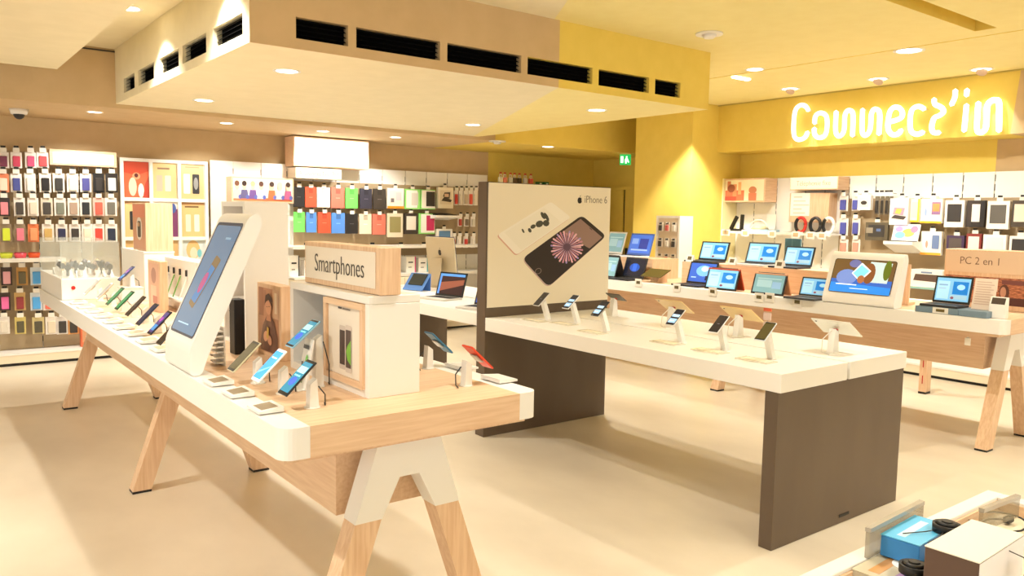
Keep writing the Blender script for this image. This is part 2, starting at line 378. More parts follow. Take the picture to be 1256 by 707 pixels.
# glowing script sign
t = thing('neon_sign', 'glowing white script sign reading Connect\'in on yellow fascia', 'sign', (0, 0, 0))
NEON = mat((255, 252, 248), .4, 0, 1.1)
L = [[(465, 405), (455, 390), (437, 386), (420, 400), (413, 430), (411, 480), (416, 505), (432, 513), (452, 505), (462, 486)],
     [(488, 452), (490, 430), (500, 417), (515, 415), (530, 425), (534, 450), (531, 485), (520, 502), (500, 505), (488, 492), (487, 472)],
     [(567, 410), (565, 480), (575, 500), (590, 492), (597, 470), (599, 425), (608, 407), (622, 407), (629, 425), (627, 498)],
     [(664, 402), (662, 480), (672, 497), (686, 488), (693, 465), (696, 420), (705, 402), (719, 403), (727, 422), (724, 492)],
     [(760, 448), (785, 442), (806, 432), (810, 414), (800, 397), (780, 394), (764, 410), (757, 450), (760, 480), (775, 495), (795, 491), (805, 478)],
     [(890, 400), (872, 391), (852, 396), (841, 415), (838, 460), (845, 485), (865, 493), (886, 485)],
     [(926, 364), (929, 382), (945, 390), (958, 399), (960, 412), (946, 424), (928, 432), (919, 455), (918, 475), (926, 487), (945, 487)],
     [(1004, 332), (1002, 358), (990, 384)], [(1047, 330), (1045, 350)], [(1045, 386), (1036, 480)],
     [(1088, 378), (1083, 470), (1092, 486), (1106, 483), (1117, 465), (1121, 395), (1131, 374), (1150, 367), (1165, 380), (1164, 480)]]
def smooth_path(P, n=4):
    out = []
    for i in range(len(P)-1):
        p0 = Vector(P[max(i-1, 0)]); p1 = Vector(P[i]); p2 = Vector(P[i+1]); p3 = Vector(P[min(i+2, len(P)-1)])
        for k in range(n):
            s = k/n; out.append(.5*((2*p1)+(p2-p0)*s+(2*p0-5*p1+4*p2-p3)*s*s+(3*p1-p0-3*p2+p3)*s**3))
    out.append(Vector(P[-1])); return out
for st in L:
    pts = [at(836+.3344*x, .3344*y, 'x', XF-.06) for x, y in [tuple(v) for v in smooth_path(st)]]
    part('letter_tube', None, lambda b: b.tube(pts, .027, NEON, 8), t)
    part('standoff', None, lambda b: b.cyl(pts[0], pts[0]+Vector((.06, 0, 0)), .008, WHITE, 6), t)
    part('standoff', None, lambda b: b.cyl(pts[-1], pts[-1]+Vector((.06, 0, 0)), .008, WHITE, 6), t)

# ================================================================== the two long trestle tables
ZT = .98
def strip_outline(x0, x1, y0, y1, r, side):
    """edge board seen from above; the two outer corners are rounded"""
    out = []
    if side < 0:
        out += [(x1, y0), (x1, y1)]
        out += [(x0+r-r*math.sin(a), y1-r+r*math.cos(a)) for a in [PI/2*k/6 for k in range(7)]]
        out += [(x0+r-r*math.cos(a), y0+r-r*math.sin(a)) for a in [PI/2*k/6 for k in range(7)]]
    else:
        out += [(x0, y1), (x0, y0)]
        out += [(x1-r+r*math.sin(a), y0+r-r*math.cos(a)) for a in [PI/2*k/6 for k in range(7)]]
        out += [(x1-r+r*math.cos(a), y1-r+r*math.sin(a)) for a in [PI/2*k/6 for k in range(7)]]
    return out
def trestle_table(label, x0, y0, Wd, Ln, ys):
    t = thing('trestle_table', label, 'table', (x0, y0, 0), 0)
    part('table_top', None, lambda b: b.box(.095, Wd-.095, 0, Ln, .878, ZT, WOODX), t)
    part('edge_board', None, lambda b: b.prism(strip_outline(0, .0945, 0, Ln, .05, -1), 'z', .878, ZT, WHITE), t)
    part('edge_board', None, lambda b: b.prism(strip_outline(Wd-.0945, Wd, 0, Ln, .05, 1), 'z', .878, ZT, WHITE), t)
    part('under_board', None, lambda b: b.box(.03, Wd-.03, .05, Ln-.05, .855, .8775, WOODH), t)
    part('cable_box', None, lambda b: b.box(Wd/2-.22, Wd/2+.22, .24, Ln-.3, .57, .8545, WOODH), t)
    c = Wd/2
    for y in ys:
        part('trestle_cap', None, lambda b: b.prism([(c+u, z) for u, z in ((-.125, .8545), (-.215, .578), (-.11, .578), (-.04, .717), (.04, .717), (.11, .578), (.215, .578), (.125, .8545))], 'y', y, y+.09, WHITE), t)
        for sg in (-1, 1):
            l = part('leg', None, lambda b: b.prism([(c+sg*u, z) for u, z in ((.213, .577), (.405, .014), (.302, .014), (.112, .577))], 'y', y+.002, y+.088, WOODV), t)
            part('foot', None, lambda b: b.box(c+sg*.302, c+sg*.405, y+.002, y+.088, 0, .0135, BLACK), l)
    return t
LX0, LY0, LW, LL = .906, 2.326, 1.027, 5.3
trestle_table('long beech trestle table with white edges carrying the Smartphones sign', LX0, LY0, LW, LL, (.1, 2.56, 4.98))
RX0, RY0, RW, RL = 6.07, 2.26, 1.03, 6.0
trestle_table('long beech trestle table with white edges carrying the laptops', RX0, RY0, RW, RL, (.1, 2.5, 5.0))
p = at(1133, 482, 'z', 0)
t = thing('power_column', 'slim wooden power column with red marks behind the laptop table', 'power column', (7.84, 3.59, 0), 0)
part('column', None, lambda b: b.box(-.05, .05, -.035, .035, .02, .86, WOODV, .004), t)
part('foot', None, lambda b: b.box(-.05, .05, -.035, .035, 0, .0195, BLACK), t)
part('red_mark', None, lambda b: b.box(-.053, -.0505, -.004, .004, .1, .18, RED), t)
part('red_mark', None, lambda b: b.box(-.053, -.0505, -.004, .004, .26, .33, RED), t)

# ================================================================== phone tables with dark end panels
AX0, AX1, AY0, AY1, AYB = 3.393, 4.64, 2.236, 4.722, 4.836
ZA = .90
def slab_table(name, label, x0, x1, y0, y1, legs):
    t = thing(name, label, 'table', (x0, y0, 0), 0); w = x1-x0; L = y1-y0; g = .617
    part('slab', None, lambda b: b.box(0, g-.013, 0, L, .804, ZA, WHITE, .002, 1), t)
    part('slab', None, lambda b: b.box(g+.013, w, 0, L, .804, ZA, WHITE, .002, 1), t)
    part('core_rail', None, lambda b: b.box(g-.1, g+.1, .1, L-.1, .76, .803, DGREY), t)
    for (a, c) in legs: part('end_panel', None, lambda b: b.box(0, w, a, c, 0, .8035, MDARK, .002, 1), t)
    return t
t = slab_table('phone_table', 'white slab table with dark panel ends under the phone poster', AX0, AX1, AY0, AY1, ((.012, .088),))
part('floor_socket', None, lambda b: (b.box(.62, .72, .009, .0118, .035, .05, BLACK)), t)
t2y1 = 7.4
slab_table('computer_table', 'white slab table with dark end panel behind the phone poster', AX0+.1, AX1+.1, AYB+.01, t2y1, ((t2y1-AYB-.1, t2y1-AYB-.02),))
# poster wall between them
ZP = 1.894
t = thing('poster_display', 'tall dark panel with a framed poster of two phones', 'poster display', (AX0, AY1+.003, 0), 0)
PWd = AX1-AX0; PD = AYB-AY1-.006
part('dark_panel', None, lambda b: b.box(0, PWd, 0, PD, 0, ZP, MDARK, .002, 1), t)
po = Vector((AX0, AY1, 0))
def pq(pts): return [((at(x, y, 'y', AY1)-po).x, at(x, y, 'y', AY1).z) for x, y in pts]
bd = part('poster', None, lambda b: b.box(.012, PWd-.006, -.0075, -.0015, .972, ZP-.006, mat((238, 228, 206), .3)), t)
def posterprint(b):
    wh = [(608.4, 289.3), (674, 248.6), (698.6, 268), (631.8, 314.3)]; dk = [(639, 318.6), (712, 265.5), (742, 291), (671, 353.7)]
    def inset(q, a, c):   # fractions along the phone and across it
        q = [Vector(v) for v in q]; f = lambda s, r: (q[0]*(1-s)+q[1]*s)*(1-r)+(q[3]*(1-s)+q[2]*s)*r
        return [tuple(f(*v)) for v in ((a, c), (1-a, c), (1-a, 1-c), (a, 1-c))], f
    sh = [(pq(round_quad(wh)), (214, 168, 150)), (pq(round_quad([(x+1.2, y-1.2) for x, y in wh])), (244, 238, 226))]
    ins, f = inset(wh, .13, .06); sh.append((pq(ins), (240, 234, 220)))
    for (s_, r_, a_, b_) in ((.62, .5, 5, 4), (.7, .62, 4, 4), (.52, .45, 3.5, 2.5), (.78, .42, 2, 6), (.44, .5, 2, 3), (.76, .3, 2.2, 5), (.36, .38, 1.2, 3)):
        c_ = f(s_, r_); sh.append((pq(ell(c_[0], c_[1], a_, b_, 10, -.5)), (70, 70, 60)))
    sh += [(pq(round_quad(dk, .16)), (196, 168, 160)), (pq(round_quad([(x+1, y-1.4) for x, y in dk], .16)), (40, 31, 28))]
    ins, f = inset(dk, .12, .05)
    sh.append((pq([tuple(f(.66, .05)), tuple(f(.97, .06)), tuple(f(.97, .94)), tuple(f(.75, .94))]), (150, 122, 112)))
    c0 = (694.7, 303.3); sh.append((pq(ell(c0[0], c0[1], 12, 12, 20)), (96, 70, 92)))
    for k in range(46):
        a = 2*PI*k/46+.05*(k % 3); r1 = 17+2.5*(k % 2); w_ = .06
        sh.append((pq([(c0[0]+4*math.cos(a), c0[1]+4*math.sin(a)), (c0[0]+r1*math.cos(a-w_), c0[1]+r1*math.sin(a-w_)), (c0[0]+(r1+1)*math.cos(a), c0[1]+(r1+1)*math.sin(a)), (c0[0]+r1*math.cos(a+w_), c0[1]+r1*math.sin(a+w_))]), [(236, 190, 202), (200, 136, 160), (170, 150, 210)][k % 3]))
    hb = f(.06, .5); sh += [(pq(ell(hb[0], hb[1], 4.2, 3.4, 14, -.6)), (150, 130, 124)), (pq(ell(hb[0], hb[1], 3.6, 2.8, 14, -.6)), (40, 31, 28))]
    sp = f(.955, .5); sh.append((pq(ell(sp[0], sp[1], 2.6, .6, 8, .75)), (90, 74, 70)))
    show(b, sh, -.0076, .00006)
part('phone_picture', None, posterprint, bd)
def apple(cx, cz, s):
    body = []
    for k in range(28):
        a = 2*PI*k/28; r = 1-.10*math.exp(-((a-PI/2)/.35)**2)-.08*math.exp(-((a-1.5*PI)/.3)**2)
        u, v = .86*r*math.cos(a), .95*r*math.sin(a)
        d = math.hypot(u-1.05, v-.12)
        if d < .42: u = 1.05-.42*(1.05-u)/max(d, .01)
        body.append((cx+s*u, cz+s*v))
    leaf = [(cx+s*u, cz+s*v) for u, v in ((-.02, .98), (.02, 1.3), (.32, 1.58), (.30, 1.22))]
    return [(body, (30, 27, 25)), (leaf, (30, 27, 25))]
q = at(710.6, 246, 'y', AY1)-po
part('logo', None, lambda b: show(b, apple(q.x, q.z, .027), -.0077, .0001), bd)
q = at(731, 245.5, 'y', AY1)-po
text('iPhone 6', .084, mat((110, 98, 82), .5), bd, (q.x-.005, -.0085, q.z), .85)

# ================================================================== phones, tablets, laptops
def phone_print(kind, w, h):
    s = [(rrect(-w/2*.93, -h/2*.84, w/2*.93, h/2*.84, .002), {'blue': (60, 150, 226), 'teal': (40, 120, 150), 'green': (30, 120, 70), 'dark': (38, 34, 34), 'olive': (70, 62, 34), 'purple': (66, 60, 120), 'grey': (150, 146, 140), 'pale': (176, 196, 206), 'stripe': (30, 32, 40), 'navy': (30, 40, 70)}[kind])]
    if kind == 'blue': s += [([(-w*.4, -h*.3), (w*.4, -h*.05), (w*.4, .0), (-w*.4, -h*.22)], (120, 200, 246)), (rect(-w*.3, h*.2, w*.3, h*.24), (220, 240, 250))]
    if kind == 'teal': s += [(rect(-w*.4, h*.12, w*.4, h*.3), (150, 210, 200)), (ell(0, -h*.12, w*.3, h*.12), (50, 90, 220)), (rect(-w*.3, h*.02, w*.3, h*.06), (120, 220, 230))]
    if kind == 'purple': s += [(rect(-w*.4, -h*.34, w*.4, -h*.1), (60, 130, 190)), (ell(0, h*.12, w*.3, h*.1), (150, 70, 160))]
    if kind == 'stripe': s += [(rect(-w*.4, -h*.36, w*.4, -h*.1), (150, 190, 226)), (rect(-w*.4, .0, w*.4, h*.16), (170, 206, 236)), (rect(-w*.3, -h*.26, w*.2, -h*.22), (240, 246, 250))]
    if kind == 'dark': s += [(rect(-w*.12, -.002, w*.12, .0), (150, 140, 150))]
    return s
def on_table(px, py, z): return at(px, py, 'z', z)
def display_phone(p, rz, body, kind, lab, stand_lab, g_stand, L=.142, Wd=.071, tilt=45, hc=.1, off=-.03, lit=.5, grp=None, clamp=True, lean=0.0):
    a = math.radians(tilt)
    st = thing('display_stand', stand_lab, 'stand', p, rz, g_stand)
    part('post', ('po', hc, lean), lambda b: b.prism([(.01-.014, 0), (.01+.02, 0), (.01+.012+lean, hc-.012), (.01-.012+lean, hc-.03)], 'x', -.017, .017, WHITE), st)
    part('base', 'ba', lambda b: b.cyl((0, .012, 0), (0, .012, .004), .028, WHITE2, 16), st)
    if clamp:
        part('clamp', ('cl', tilt, hc, off), lambda b: (setattr(b, 'M', rot(-a, t=(0, off, hc))), b.box(-.022, .022, .0105, .017, -.022, .022, STEEL, .003)), st)
        part('cable', ('ca', hc), lambda b: b.tube([(.012, .03, hc-.04), (.02, .05, hc*.4), (.01, .055, .006), (-.03, .07, .004)], .0025, DGREY, 6), st)
    M = rot(-a, t=(0, off, hc))
    ph = thing('smartphone', lab, 'phone', p, rz, grp)
    part('body', ('pb', body, L, Wd, tilt, hc, off), lambda b: (setattr(b, 'M', M), b.box(-Wd/2, Wd/2, .002, .0095, -L/2, L/2, mat(body, .35), .003)), ph)
    part('screen', ('ps', kind, L, Wd, tilt, hc, off), lambda b: show(b, [(rrect(-Wd/2+.002, -L/2+.003, Wd/2-.002, L/2-.003, .005), (20, 20, 22) if kind not in ('pale', 'grey', 'blue') else (236, 236, 236))]+phone_print(kind, Wd, L), .002, .0004, .2, lit, M), ph)
    return ph
# near group on the white edge side
for px, py, body, kind, nm in ((312.8, 470.8, (206, 196, 160), 'olive', 'gold smartphone with an olive screen beside the tilted kiosk'),
                               (344, 483.7, (240, 240, 238), 'blue', 'white smartphone with a bright blue screen on its stand'),
                               (379, 501, (36, 38, 40), 'teal', 'black smartphone with a teal and blue screen near the table end')):
    display_phone(on_table(px, py, ZT), -PI/2, body, kind, nm, 'white stand under the '+nm.split(' on its')[0].split(' near the')[0].split(' beside')[0], 'phone stands near the table end', L=.15, Wd=.074, tilt=46, hc=.115, off=-.045, lit=.7)
_x = 1.322-.075; p = Vector((_x, at(386, 440, 'x', _x).y, ZT))
display_phone(p, -PI/2, (150, 200, 226), 'teal', 'pale blue smartphone held high in front of the white shelf niche', 'tall white phone stand in front of the white shelf niche', None, L=.145, tilt=50, hc=.215, off=-.05, lit=.7)
# printed card standing beside it
p = on_table(366, 478, ZT); t = thing('info_card', 'white upright info card with green oval beside the phones', 'card', p, -PI/2)
part('card', None, lambda b: b.prism([(-.02, 0), (.02, 0), (.05, .19), (.045, .19), (.012, .004), (-.02, .004)], 'x', -.038, .038, WHITE), t)
def cardp(b):
    M = rot(-.16, t=(0, .012, .004))
    show(b, [(rect(-.03, .15, .02, .165), (90, 90, 90)), (ell(.012, .10, .012, .03), (120, 190, 90)), (rect(-.028, .03, -.016, .1), (60, 58, 56)), (rect(-.012, .02, .0, .07), (90, 150, 70))], -.001, .0004, .4, 0, M)
part('card_print', None, cardp, t)
# right-hand edge: two phones seen from behind
display_phone(on_table(528, 452, ZT), PI/2, (54, 120, 156), 'dark', 'blue smartphone seen from behind beside the white shelf', 'white phone stand holding the blue smartphone', None, tilt=48, hc=.115, off=-.045)
display_phone(on_table(575, 473, ZT), PI/2, (226, 72, 40), 'dark', 'red smartphone seen from behind on its stand', 'white phone stand holding the red smartphone', None, tilt=48, hc=.115, off=-.045)
def price_dish(p, rz, lab, grp, w=.115, d=.085, inner=(150, 132, 104)):
    t = thing('price_holder', lab, 'price holder', p, rz, grp)
    part('frame', ('pf', w, d), lambda b: b.prism([(-d/2, .004), (d/2, .004), (d/2, .02), (-d/2, .012)], 'x', -w/2, w/2, WHITE), t)
    part('label', ('pl', w, d, inner), lambda b: b.add([(-w*.36, -d*.34, .0135), (w*.36, -d*.34, .0135), (w*.36, d*.34, .0192), (-w*.36, d*.34, .0192)], [(0, 1, 2, 3)], mat(inner, .3)), t)
    part('pad', ('pp', w, d), lambda b: b.box(-w*.4, w*.4, -d*.4, d*.4, 0, .004, WHITE2), t)
    return t
for i, (px, py) in enumerate(((267.7, 471), (291.6, 485), (325.7, 504))):
    price_dish(on_table(px, py, ZT+.001), -PI/2, 'white price holder on the table edge, %s from the kiosk' % ORD[i], 'price holders near the kiosk')
price_dish(on_table(612, 467, ZT+.001), PI/2, 'flat white price holder beside the red smartphone', None, .13, .09, (236, 230, 220))
price_dish(on_table(566, 452, ZT+.001), PI/2, 'flat white price holder beside the blue smartphone', None, .13, .09, (236, 230, 220))
# long row of phones towards the glass case
row = ((117, 361, (200, 190, 168), 'grey', 'silver smartphone'), (133, 367, (196, 180, 150), 'grey', 'pale gold smartphone'), (146, 374, (60, 110, 80), 'green', 'slim green smartphone'),
       (158, 380, (24, 90, 56), 'green', 'bright green smartphone'), (172, 388, (66, 50, 40), 'dark', 'brown smartphone'), (187, 400, (60, 70, 84), 'navy', 'grey blue smartphone'),
       (203, 412, (34, 34, 40), 'purple', 'black smartphone with a purple screen'), (216, 425, (70, 60, 50), 'dark', 'dark smartphone half hidden by the kiosk'))
for i, (px, py, body, kind, nm) in enumerate(row):
    _p = on_table(px+4, py+9, ZT); _p.y = min(_p.y, 6.55-.09+.0*i) if i == 0 else _p.y
    display_phone(_p, -PI/2, body, kind, '%s, %s from the glass case in the row' % (nm, ORD[i]), 'white phone stand, %s from the glass case in the row' % ORD[i], 'phone stands in the long row', L=.15, tilt=44, hc=.11, off=-.045, lit=.4)
for i in range(10):
    f = i/9; y = 6.25*(1-f)+3.68*f
    price_dish((LX0+.075, y+.03, ZT+.001), -PI/2, 'flat white price holder in the row, %s from the glass case' % ORD[i], 'price holders in the long row', .14, .1, (206, 190, 160))
_p = at(160, 352, 'z', ZT+.12); _p.y = min(_p.y, 6.4); t = thing('step_block', 'low white step block below the tall wooden box', 'block', (_p.x, _p.y, ZT), 0)
part('block', None, lambda b: b.box(-.07, .07, -.06, .06, 0, .108, WHITE, .002, 1), t)
part('cap', None, lambda b: b.box(-.072, .072, -.062, .062, .1085, .1195, WHITE2), t)
display_phone(_p, -PI/2, (60, 80, 130), 'purple', 'dark blue smartphone on the step below the tall wooden box', 'white phone stand on the step below the tall wooden box', None, tilt=46, hc=.1, off=-.03)

# ------------------------------------------------------------------ things standing on the long smartphone table
def corner_box(px_c, py_b, px_l, px_r, py_t, zb):
    c = at(px_c, py_b, 'z', zb); mid = (py_b+py_t)/2
    return c.x, c.y, at(px_l, mid, 'x', c.x).y, at(px_r, mid, 'y', c.y).x, at(px_c, py_t, 'y', c.y).z
# tilted kiosk
def kiosk(name, label, x, y0, y1, prof, scr, shapes):
    t = thing(name, label, 'kiosk', (x, y0, 0), 0); w = y1-y0
    part('housing', None, lambda b: b.prism(prof, 'y', 0, w, WHITE), t)
    (sx0, sz0), (sx1, sz1) = scr; a = math.atan2(sx1-sx0, sz1-sz0); h = math.hypot(sx1-sx0, sz1-sz0)
    M = Matrix.Translation((sx0, w/2, sz0)) @ Matrix.Rotation(-PI/2, 4, 'Z') @ Matrix.Rotation(-a, 4, 'X')
    part('screen', None, lambda b: show(b, shapes(w, h), -.001, .0008, .15, .65, M), t)
    return t
def prof_round(pts, r=.03, n=4):
    out = []; P = [Vector(p) for p in pts]
    for i, p in enumerate(P):
        a = (P[i-1]-p); c = (P[(i+1) % len(P)]-p); d = min(r, a.length*.45, c.length*.45)
        p0 = p+a.normalized()*d; p2 = p+c.normalized()*d
        for k in range(n+1):
            s = k/n; out.append(tuple(p0*(1-s)**2+p*2*s*(1-s)+p2*s*s))
    return out
def kscreen(w, h):
    W_ = w/2
    return [(rrect(-W_*.9, .015, W_*.9, h-.02, .02), (52, 62, 74)), (rrect(-W_*.82, .025, W_*.84, h-.035, .015), (88, 112, 138)),
            (round_quad([(-W_*.42, .15), (W_*.02, .13), (W_*.5, .36), (W_*.05, .38)], .15), (110, 96, 74)), (round_quad([(-W_*.36, .17), (W_*.02, .155), (W_*.36, .32), (W_*.0, .335)], .1), (72, 112, 158)),
            (ell(-W_*.02, .25, W_*.16, .05, 14, -.3), (150, 80, 120)), (rect(W_*.2, h-.1, W_*.55, h-.09), (120, 150, 170)), (rect(-W_*.5, .06, W_*.3, .066), (150, 180, 205))]
kx = .906
prof = prof_round([(0, ZT+.0015), (.0, 1.09), (.245, 1.625), (.285, 1.645), (.305, 1.60), (.07, 1.055), (.045, ZT+.0015)], .03)
k1 = kiosk('tilted_kiosk', 'white tilted kiosk with a tall grey blue screen on the table edge', kx+.002, at(232, 463, 'z', ZT).y, at(201, 440, 'x', kx).y-.02, prof, ((.012, 1.115), (.243, 1.617)), kscreen)
# smartphones shelf unit
sx0, sy0 = at(452, 490, 'z', ZT).x, at(452, 490, 'z', ZT).y
sx1 = at(515, 430, 'y', sy0).x; sy1 = at(356, 400, 'x', sx0).y; sz1 = at(452, 364, 'y', sy0).z
t = thing('shelf_unit', 'white box shelf unit with an open niche under the Smartphones sign', 'shelf unit', (sx0, sy0, ZT), 0)
sw, sl, sh_ = sx1-sx0, sy1-sy0, sz1-ZT
part('top_panel', None, lambda b: b.box(0, sw, 0, sl, sh_-.03, sh_, WHITE, .002, 1), t)
part('side_panel', None, lambda b: b.box(0, sw, 0, .03, .0, sh_-.0305, WHITE, .002, 1), t)
part('side_panel', None, lambda b: b.box(0, sw, sl-.03, sl, .0, sh_-.0305, WHITE, .002, 1), t)
part('back_panel', None, lambda b: b.box(sw-.02, sw, .0305, sl-.0305, 0, sh_-.0305, mat((84, 112, 140), .5)), t)
part('bottom_panel', None, lambda b: b.box(0, sw-.0205, .0305, sl-.0305, 0, .03, WHITE), t)
# framed poster standing in the niche mouth
fy0 = at(448, 430, 'x', sx0).y-sy0; fy1 = at(400, 420, 'x', sx0).y-sy0
ft = thing('framed_poster', 'beech framed poster of a phone with a green screen', 'poster', (sx0, sy0, ZT+.03), 0)
fh = sh_-.062
def frame(b):
    a, c, e = fy0+.001, fy1, .022
    b.box(-.012, .02, a, c, 0, e, WOODH); b.box(-.012, .02, a, c, fh-e, fh, WOODH); b.box(-.012, .02, a, a+e, e, fh-e, WOODV); b.box(-.012, .02, c-e, c, e, fh-e, WOODV)
for (a, c, z0, z1, mm) in ((fy0+.001, fy1, 0, .022, WOODH), (fy0+.001, fy1, fh-.022, fh, WOODH), (fy0+.001, fy0+.023, .0225, fh-.0225, WOODV), (fy1-.022, fy1, .0225, fh-.0225, WOODV)):
    part('frame_rail', None, lambda b: b.box(-.012, .02, a, c, z0, z1, mm), ft)
pc = (fy0+fy1)/2; pw = (fy1-fy0)-.044
pp = part('print_sheet', None, lambda b: b.box(.0, .006, fy0+.0235, fy1-.0225, .023, fh-.023, mat((236, 224, 206), .3)), ft)
def phpost(b):
    M = Matrix.Translation((0, pc, 0)) @ Matrix.Rotation(-PI/2, 4, 'Z')
    G_ = lambda L_: [([(u*1.3, .14+(v-.14)*1.2-.01) for u, v in p_], c_) for p_, c_ in L_]
    show(b, G_([(rrect(-.035, .07, .005, .21, .006), (206, 190, 176)), (rrect(-.032, .085, .002, .195, .002), (70, 54, 50)), (rrect(.006, .065, .046, .215, .006), (214, 198, 184)),
             (rrect(.009, .08, .043, .2, .002), (84, 66, 60)), ([(.043, .09), (.02, .105), (.012, .13), (.02, .15), (.043, .17)], (120, 180, 60)), (rect(-.04, .262, -.015, .268), (70, 60, 56)), (rect(-.01, .262, .04, .267), (130, 120, 110))]), -.0005, .0004, .35, 0, M)
part('phone_print', None, phpost, pp)
# Smartphones sign
gx0 = sx0+.04; gz0, gz1 = sz1+.002, at(466, 304, 'x', gx0).z
gy0 = at(466, 330, 'x', gx0).y; gy1 = at(374, 320, 'x', gx0).y; gx1 = at(492, 330, 'y', gy0).x
t = thing('topic_sign', 'beech sign box reading Smartphones on the white shelf unit', 'sign', (gx0, gy0, gz0), 0)
part('sign_box', None, lambda b: b.box(0, gx1-gx0, 0, gy1-gy0, 0, gz1-gz0, WOODV, .002, 1), t)
fa = part('sign_face', None, lambda b: b.box(-.004, -.0005, .03, gy1-gy0-.015, .022, gz1-gz0-.018, mat((238, 226, 208), .35)), t)
text('Smartphones', .105, mat((70, 60, 52), .5), fa, (-.0055, (gy1-gy0)*.5, (gz1-gz0)*.5), .8, PI/2, -PI/2)
# tall white cabinet with an open pink niche
X, Y, Y1, X1, Z1 = corner_box(302, 428, 273, 354, 247, ZT)
t = thing('display_cabinet', 'tall white display cabinet with open pink lined niche behind the kiosk', 'cabinet', (X, Y, ZT), 0)
w, l, h = X1-X, Y1-Y, Z1-ZT
part('side_panel', None, lambda b: b.box(0, w, 0, .025, 0, h, WHITE), t)
part('side_panel', None, lambda b: b.box(0, w, l-.025, l, 0, h, WHITE), t)
part('top_panel', None, lambda b: b.box(0, w, .0255, l-.0255, h-.025, h, WHITE), t)
part('back_panel', None, lambda b: b.box(w-.02, w, .0255, l-.0255, 0, h-.0255, mat((214, 170, 146), .5)), t)
part('shelf', None, lambda b: b.box(.0, w-.0205, .0255, l-.0255, h*.72, h*.74, WHITE), t)
part('shelf', None, lambda b: b.box(.0, w-.0205, .0255, l-.0255, h*.3, h*.32, WHITE), t)
part('bottom_panel', None, lambda b: b.box(.0, w-.0205, .0255, l-.0255, 0, .02, WHITE), t)
t = thing('glass_sample', 'clear acrylic phone sample on the shelf of the tall white cabinet', 'display', (X+.06, Y+.06, ZT+h*.32+.001), 0)
part('acrylic_block', None, lambda b: b.prism([(0, 0), (.07, 0), (.09, .1), (.05, .1)], 'x', 0, .05, mat((190, 184, 170), .2)), t)
p = on_table(284, 434, ZT); t = thing('speaker_box', 'tall slim black box behind the kiosk', 'box', (p.x, p.y, ZT), -PI/2)
part('body', None, lambda b: b.box(-.025, .045, 0, .05, 0, .26, BLACK, .004), t)
part('lid_seam', None, lambda b: b.box(-.026, .046, -.001, .0, .2, .203, DGREY), t)
p = on_table(262, 448, ZT); t = thing('leaflet_rack', 'small white rack of slats standing behind the kiosk', 'rack', (p.x, p.y, ZT), -PI/2)
part('back', None, lambda b: b.box(-.05, .05, .03, .036, 0, .17, WHITE), t)
for k in range(7): part('slat', None, lambda b: b.box(-.05, .05, .0, .029, .012+k*.023, .018+k*.023, WHITE2), t)
# framed photograph block
X, Y, Y1, X1, Z1 = corner_box(345, 444, 316, 355, 352, ZT)
t = thing('photo_block', 'beech block with a portrait photograph beside the white shelf', 'photo block', (X, Y, ZT), 0)
w, l, h = X1-X, Y1-Y, Z1-ZT
part('block', None, lambda b: b.box(0, max(w, .06), 0, l, 0, h, WOODV, .002, 1), t)
def port(b):
    M = Matrix.Translation((0, l/2, 0)) @ Matrix.Rotation(-PI/2, 4, 'Z'); q = l*.42
    show(b, [(rect(-q, .02, q, h-.02), (196, 142, 108)), (rect(-q, h*.55, -q*.5, h-.02), (166, 112, 84)), (rect(q*.45, h*.55, q, h-.02), (226, 186, 152)), (rect(q*.62, h*.62, q*.86, h*.9), (244, 222, 196)), (rect(-q*.46, h*.7, -q*.2, h-.03), (176, 124, 96)),
             ([(-q*.75, .025), (q*.95, .025), (q*.9, h*.3), (q*.62, h*.5), (q*.3, h*.57), (-q*.2, h*.55), (-q*.55, h*.42), (-q*.8, h*.2)], (112, 74, 58)), ([(-q*.5, .025), (q*.1, .025), (q*.2, h*.3), (-q*.1, h*.5), (-q*.45, h*.34)], (92, 58, 46)), ([(-q*.18, h*.5), (q*.3, h*.5), (q*.3, h*.66), (-q*.14, h*.62)], (196, 136, 100)),
             (ell(q*.06, h*.7, q*.32, h*.115, 18, .2), (214, 156, 118)), ([(-q*.3, h*.72), (-q*.22, h*.84), (q*.1, h*.88), (q*.42, h*.82), (q*.46, h*.66), (q*.34, h*.72), (q*.1, h*.79), (-q*.14, h*.76)], (72, 44, 34)), (rect(-q*.12, h*.685, q*.0, h*.695), (84, 50, 40)), (rect(q*.1, h*.695, q*.22, h*.705), (84, 50, 40)),
             (ell(-q*.2, h*.28, q*.24, h*.07, 14, .5), (216, 158, 120)), (ell(q*.2, h*.24, q*.22, h*.065, 14, -.4), (206, 146, 110)), ([(-q*.12, h*.27), (q*.08, h*.25), (q*.14, h*.4), (-q*.04, h*.42)], (206, 166, 70))], -.001, .0004, .35, 0, M)
part('photograph', None, port, t)
# white block with four green cabled samples
X, Y, Y1, X1, Z1 = corner_box(241, 388, 203, 262, 322, ZT)
t = thing('sample_box', 'white box with four samples on bright green straps', 'display box', (X, Y, ZT), 0)
w, l, h = X1-X, Y1-Y, Z1-ZT
part('box', None, lambda b: b.box(0, w, 0, l, 0, h, WHITE, .002, 1), t)
for k in range(4):
    yy = l*(.86-.2*k)
    part('strap', None, lambda b: b.prism([(-.004-.05, h*.28), (-.004-.0485, h*.28), (-.002, h*.68), (-.0035, h*.68)], 'y', yy-.012, yy+.012, mat((96, 176, 60), .5) if k in (1, 2) else WHITE2), t)
    part('hook', None, lambda b: b.box(-.012, -.0005, yy-.006, yy+.006, h*.7, h*.82, DGREY), t)
part('ledge', None, lambda b: b.box(-.06, -.0005, l*.05, l*.95, h*.22, h*.26, WHITE), t)
